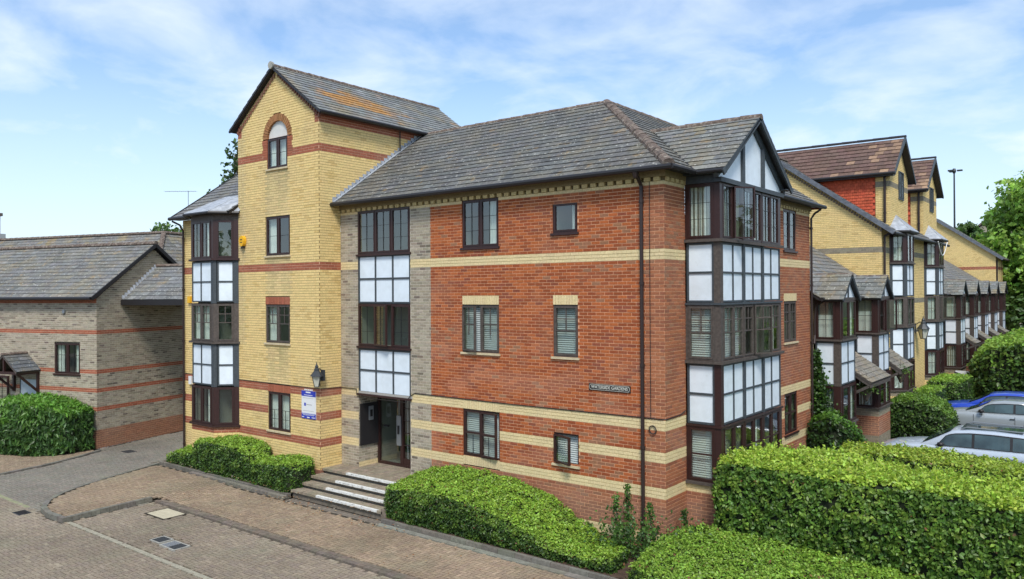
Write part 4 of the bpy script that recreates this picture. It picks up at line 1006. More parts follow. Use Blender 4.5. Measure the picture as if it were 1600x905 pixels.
for i, (a, b, m) in enumerate(DT):
    def dsp(z, a=a, b=b, m=m):
        if z <= DE: return (a, b)
        w = (b-a)/2*(DA-z)/(DA-DE); return (m-w, m+w)
    dz = [(m-.15, m+.72, 9.55, 10.72)]
    wall(q, mm, GF, a, b, 8.05, DA, lambda u, k: 'gband' if 131 <= k < 134 else 'yellow', dz, span=dsp)
    for sy, uu in ((a, 1),):
        fD = Frame((0, sy, 0), (1, 0, 0)); wall(q, mm, fD, -.55, -.005, 8.0, DE+.05, lambda u, k: 'gband' if 131 <= k < 134 else 'yellow')
    window(HBB, GF, m-.15, m+.72, 9.55, 10.72, M_grey, 2, dep=.02, bars=([], [.5], .014), inner='curtain', sill=True, fw=.03, sw=.02)
    # cheek hung with red tiles
    tp = Pieces('hung_tile', M_tile, HBB, 0, 'hung_tiles'); zz = 8.0; row = 0
    while zz < DE:
        zt2 = zz+.13; x_r = -.56; x_l = -(zz-8.35)/.72-.1 if False else -(max(0, (zz-8.1))/.717)-.35
        x = x_r-(.08 if row % 2 else 0)
        while x > x_l-.2 and x > -4.4:
            c = jit((.50, .098, .048), .14); x0 = x-.16
            tp.add([(x0, a-.035, zz), (x-.004, a-.035, zz), (x-.004, a-.0, zz), (x0, a-.0, zz), (x0, a-.014, zt2), (x-.004, a-.014, zt2), (x-.004, a, zt2), (x0, a, zt2)], c, (4,)); x -= .164
        zz += .125; row += 1
    tp.build()
    ck = MB(); ck.face([V((-.56, a-.001, 8.0)), V((-.56, a-.001, DE)), V((-4.6, a-.001, DE)), V((-4.6, a-.001, 8.0))][::-1], (.3, .07, .04)); ck.face([V((-.5, b, 8.0)), V((-.5, b, DE)), V((-4.6, b, DE)), V((-4.6, b, 8.0))], (.3, .07, .04)); ck.build('dormer_cheek', M_tile, HBB)
    dm = (DA-DE)/((b-a)/2); dc = 1/math.sqrt(1+dm*dm); dl = ((b-a)/2+.3)/dc
    ez_ = DE+.05-.3*dm
    tcol = lambda P: (lambda n, c: (c[0]*(1-n)+.40*n, c[1]*(1-n)+.26*n, c[2]*(1-n)+.16*n))(min(1, max(0, (noise.noise(P*2.1)*1.5+(P.x+1.1)*.25-.25))), jit((.14, .088, .072), .15))
    for (O, U, S, po) in (((0, a-.3, ez_), (1, 0, 0), (0, dc, dm*dc), [(-5.6, 0), (.28, 0), (.28, dl), (-5.6, dl)]), ((0, b+.3, ez_), (-1, 0, 0), (0, -dc, dm*dc), [(-.28, 0), (5.6, 0), (5.6, dl), (-.28, dl)])):
        dk = deck(HBB, V(O)-V((0, 0, .03)), U, S, po, name='dormer_roof'); r = Pieces('roof_tile', M_tile, dk, 90 if i == 0 and S[1] > 0 else 0, 'roof_tiles'); slates(r, O, U, S, po, colf=tcol, course=.30, width=.33, th=.022); r.build()
    ridge(HBB, (-5.6, m, DA+.18), (.3, m, DA+.18), r=.09, m=M_black, seg=.6)
    v = MB(); beam(v, (.26, a-.33, ez_-.06), (.26, m, DA+.08), .06, .12); beam(v, (.26, b+.33, ez_-.06), (.26, m, DA+.08), .06, .12); v.build('verge', M_grey, HBB)
    g = MB(); g.tube([(.25, a-.36, ez_-.02), (-3.6, a-.36, ez_-.02)], .06, 8); g.bx(-3.4, .2, a-.32, a-.02, ez_-.12, ez_-.04); g.build('gutter', M_black, HBB)
    pipe(HBB, -.18, a-.06, 8.4, DE-.25, nm='downpipe', r=.05)
q.build(); mm.build('wall', M_mortar, HBB)
bm_ = .717; bc = 1/math.sqrt(1+bm_**2); bsn = bm_*bc; bl = (4.6+.45)/bc
po = [(YB-.15, 0), (YE, 0), (YE, bl), (YB-.15, bl)]
d = deck(HBB, (.45, 0, GE-.22), (0, 1, 0), (-bc, 0, bsn), po); r = Pieces('slate', M_slate, d, 0, 'slates'); slates(r, (.45, 0, GE-.20), (0, 1, 0), (-bc, 0, bsn), po, colf=slatecol(), course=.3, width=.4); r.build()
deck(HBB, (-9.65, 0, GE-.22), (0, -1, 0), (bc, 0, bsn), [(-YE, 0), (-YB+.15, 0), (-YB+.15, bl), (-YE, bl)])
ridge(HBB, (-4.6, YB-.15, GE-.13+5.05*bm_), (-4.6, YE, GE-.13+5.05*bm_), seg=.9)
v = MB(); beam(v, (.5, YB-.16, GE-.24), (-4.6, YB-.16, GE-.18+5.05*bm_), .07, .17); beam(v, (-9.7, YB-.16, GE-.24), (-4.6, YB-.16, GE-.18+5.05*bm_), .07, .17); v.build('verge', mat('slate_verge', (.12, .13, .15), .7, nscale=6, namt=.3, stain=[(2.5, .6, .7, (.35, .37, .4), .7)]), HBB)
dn = MB()
for i in range(46):
    t = (i+.5)/46; x = -t*4.6+.05; z = GE-.18+(.4-x)*bm_-.16
    dn.bx(x-.04, x+.03, YB-.05, YB-.002, z-.10, z, (.16, .12, .09))
dn.build('verge_dentil', M_brick, HBB)
gutter(HBB, (.48, YB, GE-.24), (.48, YE, GE-.24))
b = MB(); b.bx(-9.2, -9.0, YB+.1, YE, 0, 8.0, (.5, .4, .2)); b.bx(-9.1, -.02, YE-.1, YE, 0, 8.0, (.5, .4, .2)); b.face([(-9.1, YE, 8), (-.05, YE, 8), (-4.6, YE, 11.3)][::-1], (.5, .4, .2)); b.build('rear_wall', M_brick, HBB)
pipe(HBB, .08, YB+.12, .1, 7.7, top=[(.08, YB+.12, 7.75), (.45, YB+.14, 7.95)], r=.045)
def canted(T, y0, w, xo=.55, dist=False, open2=False):
    P0, P1, P2, P3 = V((0, y0, 0)), V((xo, y0+xo*.9, 0)), V((xo, y0+w-xo*.9, 0)), V((0, y0+w, 0)); Fs = []
    for a, b in ((P0, P1), (P1, P2), (P2, P3)): Fs.append((Frame(a, b-a), (b-a).length))
    q = Pieces('brick', M_brick, T, 0, 'bay_brickwork'); mm = MB()
    for fr, ln in Fs: wall(q, mm, fr, .004, ln-.004, 0, G0-.03, lambda u, k: 'gband' if k > 15 else 'yellow')
    q.build(); mm.build('bay_wall', M_mortar, T)
    for (z0, z1, m) in ((G0, G1, M_brown), (F0, F1, M_bronze), (T0, T1, M_brown)):
        for i, (fr, ln) in enumerate(Fs):
            kw = dict(open_i=1, oang=80) if (open2 and i == 1 and z0 == F0) else {}
            window(T, fr, .09 if i == 0 else .05, ln-(.10 if i == 0 else .05), z0, z1, m, 2 if i == 1 else 1, dep=.05, bars=([.5] if i != 1 else [], [.5], .01), inner='curtain' if i == 0 else 'curtains', sill=False, fw=.04, sw=.035, room=i < 2, **kw)
            post(T, fr, 0, .09 if i == 0 else .05, z0, z1, -.06, 0, m); post(T, fr, ln-(.10 if i == 0 else .05), ln, z0, z1, -.06, .001, m)
        s = MB()
        for fr, ln in Fs: fr.box(s, -.03, ln+.03, z0-.06, z0-.004, -.04, .06)
        s.build('bay_sill', M_bronze, T)
    for za, zb in ((G1+.06, F0-.1), (F1+.06, T0-.1)):
        zc = (za+zb)/2
        for i, (fr, ln) in enumerate(Fs):
            panels(T, fr, [.12, ln-.14] if i == 0 else ([.06, ln/2, ln-.06] if i == 1 else [.06, ln-.06]), [za, zc, zb], rail=.03)
            post(T, fr, 0, .1, za-.04, zb+.04, -.06, .003, M_grey); post(T, fr, ln-.13 if i == 0 else ln-.06, ln, za-.04, zb+.04, -.06, .003, M_grey)
    h = MB()
    for fr, ln in Fs: fr.box(h, 0, ln, T1, T1+.1, -.05, .0)
    h.build('bay_head', M_bronze, T)
    e = T1+.12; o = [V((0, y0-.15, e)), V((xo+.17, y0+xo*.9-.1, e)), V((xo+.17, y0+w-xo*.9+.1, e)), V((0, y0+w+.15, e))]; a = V((-.0, y0+w/2, e+.72))
    l = MB(); l.face([o[0], o[1], a]); l.face([o[1], o[2], a]); l.face([o[2], o[3], a])
    for u, v_ in zip(o[:-1], o[1:]): l.face([u-V((0, 0, .06)), v_-V((0, 0, .06)), v_, u])
    l.face([p-V((0, 0, .06)) for p in o[::-1]]); lo = l.build('bay_lead_roof', M_lead, T)
    rl = MB(); rl.tube([o[1], a], .02, 6); rl.tube([o[2], a], .02, 6); rl.build('lead_roll', M_lead, lo)
    g = MB(); g.tube([p-V((0, 0, .05)) for p in o], .05, 8); g.build('gutter', M_black, T)
canted(HBB, 20.1, 2.4); canted(HBB, 27.2, 2.3, open2=True)
porch(HBB, 17.0-.0+1.9, 20.9+.0, z0=2.6, z1=3.5, x1=1.2) if 0 else None
porch(HA, 16.45, 18.6, z0=2.65, z1=3.5, x1=1.15)
# low row C
HC = thing('far_low_terrace', (-4, 42, 0), 'far row of low terrace houses with five small gabled timber bays', 'houses')
lowrow(HC, 31.0, 54.3, [32.3, 37.0, 41.6, 46.2, 50.7], 'c', dist=True)
for y in (34.2, 38.9, 43.5, 48.1): porch(HC, y, y+1.9)
# far yellow gable D
HD = thing('far_yellow_house', (-4, 56, 0), 'far yellow brick gabled house with red brick bands closing the terrace', 'house')
q = Pieces('brick', M_brick, HD, 0, 'brickwork'); mm = MB(); GD = Frame((0, 54.4, 0), (1, 0, 0)); GDF = Frame((0, 0, 0), (0, 1, 0))
zd = lambda u, k: 'rband' if (94 <= k < 97 or 66 <= k < 70) else 'yellow'
wall(q, mm, GD, -9.2, 0, 4.6, GA, zd, span=gsp); wall(q, mm, GDF, 54.4, 59, 0, 8.05, zd, [(55.2, 55.6, 5.4, 7.9), (56.8, 57.05, 6.2, 7.6), (57.9, 58.3, 5.4, 7.9)], lap=(.0078, 0)); q.build(); mm.build('wall', M_mortar, HD)
for a, b_, z0, z1 in ((55.2, 55.6, 5.4, 7.9), (56.8, 57.05, 6.2, 7.6), (57.9, 58.3, 5.4, 7.9)): window(HD, GDF, a, b_, z0, z1, M_brown, 1, inner='dark', sill=False, low=True)
po = [(54.2, 0), (59.2, 0), (59.2, bl), (54.2, bl)]; d = deck(HD, (.45, 0, GE-.22), (0, 1, 0), (-bc, 0, bsn), po, m=M_ridge)
r = Pieces('slate', M_slate, d, 0, 'slates'); slates(r, (.45, 0, GE-.20), (0, 1, 0), (-bc, 0, bsn), po, colf=slatecol(), course=.35, width=.5); r.build()
deck(HD, (-9.65, 0, GE-.22), (0, -1, 0), (bc, 0, bsn), [(-59.2, 0), (-54.2, 0), (-54.2, bl), (-59.2, bl)])
v = MB(); beam(v, (.5, 54.2, GE-.24), (-4.6, 54.2, GE-.18+5.05*bm_), .07, .2); beam(v, (-9.7, 54.2, GE-.24), (-4.6, 54.2, GE-.18+5.05*bm_), .07, .2); v.build('verge', MATS['slate_verge'], HD)
b = MB(); b.bx(-9.2, -.02, 58.9, 59, 0, 8.0, (.5, .4, .2)); b.bx(-9.2, -9.1, 54.5, 59, 0, 8, (.5, .4, .2)); b.build('rear_wall', M_brick, HD)
pipe(HD, .06, 54.5, .1, 7.8, r=.06, brackets=False)
# brown gable far right behind
HE = thing('brown_gable_house', (2, 80, 0), 'plain brown gabled house half hidden by trees far at the right', 'house')
g = MB(); g.prism([V((-7, 84, 0)), V((3, 84, 0)), V((3, 84, 10.6)), V((-2, 84, 14.6)), V((-7, 84, 10.6))], (0, -1, 0), 9); g.build('wall', mat('brown_render', (.34, .30, .23), .9, nscale=2, namt=.2), HE)
g = MB(); g.hexa([V((-7.4, 83.7, 10.4)), V((-2, 83.7, 14.7)), V((-2, 93.3, 14.7)), V((-7.4, 93.3, 10.4)), V((-7.4, 83.7, 10.6)), V((-2, 83.7, 14.9)), V((-2, 93.3, 14.9)), V((-7.4, 93.3, 10.6))]); g.hexa([V((-2, 83.7, 14.7)), V((3.4, 83.7, 10.4)), V((3.4, 93.3, 10.4)), V((-2, 93.3, 14.7)), V((-2, 83.7, 14.9)), V((3.4, 83.7, 10.6)), V((3.4, 93.3, 10.6)), V((-2, 93.3, 14.9))]); g.build('roof', M_ridge, HE)
# ================================================================ GROUND
def sheet(name, pts, z, m, label=None):
    mb = MB(); mb.face([V((x, y, z)) for x, y in pts]); o = mb.build(name, m); setp(o, kind='structure'); return o
gm = mat('grass_ground', (.07, .085, .035), 1, nscale=1.5, namt=.4, bump=.5, bscale=20)
sheet('ground', [(-1500, -1500), (1500, -1500), (1500, 1500), (-1500, 1500)], -.06, gm)
def pavmat():
    m = bpy.data.materials.new('paved_joint'); m.use_nodes = True; nt = m.node_tree; b = nt.nodes['Principled BSDF']; b.inputs['Roughness'].default_value = .95
    g = N(nt, 'ShaderNodeNewGeometry'); br = N(nt, 'ShaderNodeTexBrick'); br.inputs['Scale'].default_value = 1; br.inputs['Brick Width'].default_value = .2; br.inputs['Row Height'].default_value = .1; br.inputs['Mortar Size'].default_value = .006
    br.inputs['Color1'].default_value = (.17, .14, .11, 1); br.inputs['Color2'].default_value = (.22, .185, .145, 1); br.inputs['Mortar'].default_value = (.05, .042, .03, 1)
    L(nt, g.outputs['Position'], br.inputs['Vector']); L(nt, br.outputs[0], b.inputs['Base Color']); return m
ROAD = sheet('road', [(-60, -45), (40, -45), (40, 80), (-.0, 80), (-.0, 0), (-18, 0), (-24, 12), (-60, 30)], -.028, pavmat())
asph = mat('asphalt', (.085, .083, .078), .95, nscale=18, namt=.25, bump=.4, bscale=80)
sheet('parking_court', [(.0, 9.4), (22, 9.4), (22, 60), (.0, 60)], -.022, asph)
def inview(x, y, z=0, mg=60):
    q = project(V((x, y, z)))
    return q is not None and -mg < q[0] < 1600+mg and q[1] < 905+mg
PAV = [(-17.25, -2.02), (-16.75, -3.4), (-16.2, -4.75), (-15.72, -5.55), (-15.15, -6.15), (-14.5, -6.52), (-13.8, -6.66), (-12.95, -6.62), (-13.13, -4.27), (7, -4.27), (7, -2.02)]
def inpoly(x, y, P):
    c = False; j = len(P)-1
    for i in range(len(P)):
        (xi, yi), (xj, yj) = P[i], P[j]
        if (yi > y) != (yj > y) and x < (xj-xi)*(y-yi)/(yj-yi)+xi: c = not c
        j = i
    return c
def dist_edge(x, y, P):
    best = 9
    for i in range(len(P)):
        a, b = np.array(P[i]), np.array(P[(i+1) % len(P)]); p = np.array((x, y)); t = max(0, min(1, np.dot(p-a, b-a)/np.dot(b-a, b-a))); best = min(best, float(np.linalg.norm(p-a-t*(b-a))))
    return best
PT = .06
def pz(x): return .10 if x < -13.7 else (.025 if x > -12.3 else .10-.075*(x+13.7)/1.4)
def kerbs(name, pts, w, h0, h1, col, step=.3, side=1):
    kb = Pieces('kerb_stone', M_kerb, None, 0)
    root = None; objs = []
    mbs = []
    for (a, b) in zip(pts[:-1], pts[1:]):
        a, b = V((*a, 0)), V((*b, 0)); d = (b-a); ln = d.length; d.normalize(); n = V((-d.y, d.x, 0))*side; k = max(1, int(ln/step)); s = ln/k
        for i in range(k):
            p, q = a+d*(i*s+.004), a+d*((i+1)*s-.004); c = jit(col, .16); e = rnd.uniform(-.004, .004)
            mbs.append(([p+V((0, 0, h0)), q+V((0, 0, h0)), q+n*w+V((0, 0, h0)), p+n*w+V((0, 0, h0)), p+V((0, 0, h1+e)), q+V((0, 0, h1+e)), q+n*w+V((0, 0, h1+e)), p+n*w+V((0, 0, h1+e))], c))
    base = MB()
    E_ = thing(name, tuple(mbs[0][0][0]), None, None); E_['kind'] = 'structure'
    P_ = Pieces('kerb_stone', M_kerb, E_, 300)
    for h, c in mbs:
        if side < 0: h = [h[1], h[0], h[3], h[2], h[5], h[4], h[7], h[6]]
        P_.add(h, c, ())
    P_.build(); return E_
# raised pavement base
mb = MB(); mb.prism([V((x, y, -.012)) for x, y in PAV], (0, 0, 1), .02); PVM = setp(mb.build('pavement', M_joint), kind='structure')
def herring(pset, x0, x1, y0, y1, z, test, colf, a=.1, th=.03, seed=1, zf_=None):
    i0, i1, j0, j1 = int(x0/a), int(x1/a), int(y0/a), int(y1/a); g = .0068
    for i in range(i0, i1):
        for j in range(j0, j1):
            r = (i-j) % 4
            if r == 0: X0, X1, Y0, Y1 = i*a, (i+2)*a, j*a, (j+1)*a
            elif r == 3: X0, X1, Y0, Y1 = i*a, (i+1)*a, j*a, (j+2)*a
            else: continue
            cx, cy = (X0+X1)/2, (Y0+Y1)/2
            if not inview(cx, cy, z): continue
            if not test(cx, cy): continue
            if zf_: z = zf_(cx)
            h = z+rnd.uniform(-.002, .0025); X0 += g; X1 -= g; Y0 += g; Y1 -= g; t1 = rnd.uniform(-.0012, .0012); t2 = rnd.uniform(-.0012, .0012)
            pset.add([(X0, Y0, z-th), (X1, Y0, z-th), (X1, Y1, z-th), (X0, Y1, z-th), (X0, Y0, h+t1), (X1, Y0, h+t2), (X1, Y1, h-t1), (X0, Y1, h-t2)], colf(cx, cy))
COVERS = [(-12.15, -11.22, -4.98, -4.35), (-9.95, -9.52, -5.98, -5.62), (-9.42, -8.78, -6.03, -5.64)]
def incov(x, y, m=.06): return any(a-m < x < b+m and c-m < y < d+m for a, b, c, d in COVERS)
bedL = (-17.2, -10.38, -1.96, -.7); bedC = (-6.62, 8, -1.96, 0)
def t_pav(x, y): return inpoly(x, y, PAV) and dist_edge(x, y, PAV) > (.16 if x < -13.2 or y > -4 else .26) and y < -2.1
def c_pav(x, y):
    n = noise.noise(V((x*.6, y*.6, 5)))
    r = rnd.random()
    b = (.29, .218, .148) if r < .6 else ((.262, .195, .137) if r < .92 else (.325, .245, .17))
    b = tuple(v*(1+.22*n) for v in b)
    return jit(b, .08)
pp = Pieces('paver', M_paver, PVM, 300, 'pavers'); herring(pp, -17.5, 7, -6.8, -2.0, PT, t_pav, c_pav, zf_=lambda x: pz(x), th=.035); pp.build()
P2 = [(-21.3, -1.95), (-20.75, -3.0), (-20.25, -4.3), (-20.0, -5.6), (-19.6, -8), (-30, -12), (-31, -3)]
kerbs('flush_kerb', [P2[i] for i in range(5)], .12, -.05, .03, (.16, .15, .125), step=.3, side=-1)
def t_apron(x, y): return inpoly(x, y, P2) and dist_edge(x, y, P2) > .14 and (V((x-KX, y-KY, 0)).dot(av) < -.05)
pa = Pieces('paver', M_paver, ROAD, 0, 'apron_pavers'); herring(pa, -27, -19, -13, 0, .012, t_apron, c_pav); pa.build()
def t_road(x, y):
    if inpoly(x, y, P2) or dist_edge(x, y, P2) < .1: return False
    if y > 8 or x < -27: return False
    if inpoly(x, y, PAV) or dist_edge(x, y, PAV) < .05: return False
    if y > -2.0 and x > -17.9: return False
    if incov(x, y): return False
    if -6.56 < y < -6.44 and x > -12.9: return False
    d = V((x-KX, y-KY, 0)); a = d.dot(av); b = d.dot(bv)
    if a > -.05 and b > -.05: return False
    return True
def c_road(x, y):
    r = rnd.random(); n = noise.noise(V((x*.35, y*.35, 1)))+.5*noise.noise(V((x*1.3, y*1.3, 7)))
    if y < -6.5 or x > -13: b = (.252, .206, .153) if r < .6 else ((.232, .188, .146) if r < .92 else (.285, .235, .175))
    else: b = (.205, .187, .155) if r < .6 else (.23, .20, .165)
    b = tuple(v*(1+.25*n) for v in b)
    return jit(b, .07)
pr = Pieces('paver', M_paver, ROAD, 300, 'pavers'); herring(pr, -27, 3, -13, 8, 0.0, t_road, c_road, seed=3); pr.build()
# flush line of light setts along the parking bay, recurring at the far left
ln = MB(); ln.bx(-12.9, 2, -6.555, -6.445, -.03, .002, (.31, .285, .215)); ln.bx(-22, -15.2, -6.62, -6.50, -.03, .002, (.26, .26, .15)); setp(ln.build('sett_line', M_kerb), kind='structure')
# kerbs: individual stones
kerbs('pavement_kerb', [PAV[i] for i in range(0, 9)], .13, -.05, .112, (.17, .16, .13), step=.22, side=1)
kerbs('pavement_edge', [(-13.0, -4.28), (7, -4.28)], .11, -.05, .034, (.155, .125, .098), step=.215, side=1)
kerbs('pavement_edge', [(-13.0, -4.16), (7, -4.16)], .11, -.05, .032, (.165, .13, .10), step=.215, side=1)
kerbs('bed_kerb', [(-17.3, -1.90), (-10.42, -1.90), ], .10, 0, .12, (.15, .135, .11), step=.45)
kerbs('bed_kerb', [(-10.40, -1.92), (-10.40, -1.35)], .1, 0, .12, (.15, .135, .11), step=.3)
kerbs('bed_kerb', [(-6.60, -1.98), (-.2, -2.0), (3, -2.5)], .10, 0, .12, (.16, .145, .12), step=.45)
kerbs('bed_apron', [(-6.60, -2.16), (-.2, -2.18)], .16, 0, .035, (.22, .21, .17), step=.9)
kerbs('bed_apron', [(-15.2, -2.06), (-10.42, -2.06)], .14, 0, .09, (.20, .175, .14), step=.6)
def soilbed(name, pts, z):
    mb = MB(); mb.prism([V((x, y, z)) for x, y in pts], (0, 0, 1), .12); return setp(mb.build(name, M_soil), kind='structure')
soilbed('planting_bed', [(-17.2, -1.80), (-10.40, -1.80), (-10.40, -.77), (-17.2, -.77)], .12)
soilbed('planting_bed', [(-6.62, -1.86), (0, -1.88), (9, -3.2), (9, 9.2), (.0, 9.2), (.0, -.01), (-6.62, -.01)], .115)
# drain covers (each lifts out)
def cover(x0, x1, y0, y1, mode, label):
    T = thing('drain_cover', ((x0+x1)/2, (y0+y1)/2, 0), label, 'drain cover', )
    f = MB(); w = .035
    for a in ((x0, x1, y0, y0+w), (x0, x1, y1-w, y1), (x0, x0+w, y0+w, y1-w), (x1-w, x1, y0+w, y1-w)): f.bx(a[0], a[1], a[2], a[3], -.03, .004)
    f.build('frame', M_conc if mode != 'slab' else M_joint, T)
    p = MB()
    if mode == 'slab': p.bx(x0+w, x1-w, y0+w, y1-w, -.03, .003); p.build('slab', mat('concrete_slab', (.47, .42, .30), .9, nscale=8, namt=.12, bump=.3), T)
    elif mode == 'one': p.bx(x0+w, x1-w, y0+w, y1-w, -.03, .0); p.build('lid', M_iron, T)
    else:
        m_ = (x0+x1)/2; p.bx(x0+w, m_-.01, y0+w, y1-w, -.03, .001); p.build('lid', M_metal, T); p = MB(); p.bx(m_+.01, x1-w, y0+w, y1-w, -.03, .0); p.build('lid', M_iron, T)
cover(*COVERS[0], 'slab', 'pale square concrete cover slab set in the brick paving')
cover(*COVERS[1], 'one', 'small dark drain cover, the one nearer the kerb notch, with white rim')
cover(*COVERS[2], 'two', 'double drain cover with one silver and one dark lid')
GU = thing('gully_grate', (-14.75, -6.87, 0), 'small black iron gully grate beside the rounded pavement corner', 'drain grate')
g = MB(); g.bx(-14.98, -14.53, -7.02, -6.72, -.02, .006); g.build('grate_frame', M_iron, GU)
for i in range(6):
    g = MB(); g.bx(-14.93+i*.065, -14.90+i*.065, -6.99, -6.75, .006, .014); g.build('grate_bar', M_black, GU)
GU = thing('gully_grate', (-22.3, -2.6, 0), 'dark gully grate in the road between the cottage bush and passage wall', 'drain grate')
g = MB(); g.bx(-20.6, -20.1, -1.6, -1.25, -.02, .005); g.build('grate_frame', M_iron, GU)
# fallen leaves (uncountable)
lv = MB()
for _ in range(330):
    zone = rnd.random()
    if zone < .35: x, y, z = rnd.gauss(-9.8, .9), rnd.gauss(-2.15, .2), PT
    elif zone < .5: x, y, z = rnd.gauss(-6.6, .5), rnd.gauss(-2.25, .25), PT
    elif zone < .8: x, y, z = rnd.uniform(-16, 0), rnd.uniform(-4.2, -2.1), PT
    else: x, y, z = rnd.uniform(-17, -6.7), rnd.uniform(-1.9, -1.75), .18
    s = rnd.uniform(.015, .042); t = rnd.uniform(0, 6.28); c = jit(rnd.choice([(.42, .22, .09), (.5, .36, .2), (.30, .13, .06), (.55, .5, .38)]), .2)
    d1 = V((math.cos(t), math.sin(t), 0))*s; d2 = V((-math.sin(t), math.cos(t), 0))*s*.6; p = V((x, y, z+.012)); lv.face([p-d1, p-d2+V((0, 0, .012)), p+d1, p+d2+V((0, 0, .01))], c)
o = lv.build('fallen_leaves', M_leaf); setp(o, 'scattered dry fallen leaves on the pavement by the steps and hedges', 'leaves', kind='stuff')
# ================================================================ FOLIAGE
rg = np.random.default_rng(5)
def vnoise(P, s, off=0.): return np.array([noise.noise(V((p[0]*s+off, p[1]*s, p[2]*s))) for p in P])
def leaves_mesh(name, P, Nr, size, cols, parent, shape=1.7, kind=None, up=.25, spread=.75, droop=0.):
    n = len(P)
    nn = Nr + rg.normal(0, spread, (n, 3)); nn[:, 2] += up; nn /= np.linalg.norm(nn, axis=1)[:, None]+1e-9
    t = rg.normal(0, 1, (n, 3)); t[:, 2] -= droop; t -= nn*np.sum(t*nn, 1)[:, None]; t /= np.linalg.norm(t, axis=1)[:, None]+1e-9; b = np.cross(nn, t)
    s = (size*rg.uniform(.65, 1.3, n))[:, None]; l = s*shape*.5; w = s*.5; cup = nn*s*.16
    v = np.empty((n, 4, 3)); v[:, 0] = P-t*l; v[:, 1] = P-b*w+cup; v[:, 2] = P+t*l; v[:, 3] = P+b*w+cup
    org = P.mean(0); org[2] = P[:, 2].min(); vv = (v.reshape(-1, 3)-org)
    me = bpy.data.meshes.new(name); me.vertices.add(n*4); me.vertices.foreach_set('co', vv.astype(np.float32).ravel())
    # two triangles folded on the midrib
    idx = np.arange(n)[:, None]*4; tri = np.concatenate([idx+[0, 1, 2], idx+[0, 2, 3]], 1).reshape(-1)
    me.loops.add(n*6); me.loops.foreach_set('vertex_index', tri.astype(np.int32)); me.polygons.add(n*2)
    me.polygons.foreach_set('loop_start', np.arange(0, n*6, 3, dtype=np.int32)); me.polygons.foreach_set('loop_total', np.full(n*2, 3, np.int32)); me.update()
    at = me.color_attributes.new('tint', 'FLOAT_COLOR', 'CORNER'); c = np.ones((n, 6, 4), np.float32); c[:, :, :3] = cols[:, None, :]; at.data.foreach_set('color', c.ravel())
    me.materials.append(M_leaf); o = link(name, me, parent, V(tuple(org)))
    if kind: o['kind'] = kind
    return o
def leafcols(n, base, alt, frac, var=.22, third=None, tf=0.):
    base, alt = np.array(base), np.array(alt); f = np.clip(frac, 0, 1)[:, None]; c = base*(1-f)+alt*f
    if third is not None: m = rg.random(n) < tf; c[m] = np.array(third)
    return np.clip(c*(1+rg.normal(0, var, (n, 1)))*(1+rg.normal(0, .06, (n, 3))), .004, .9)
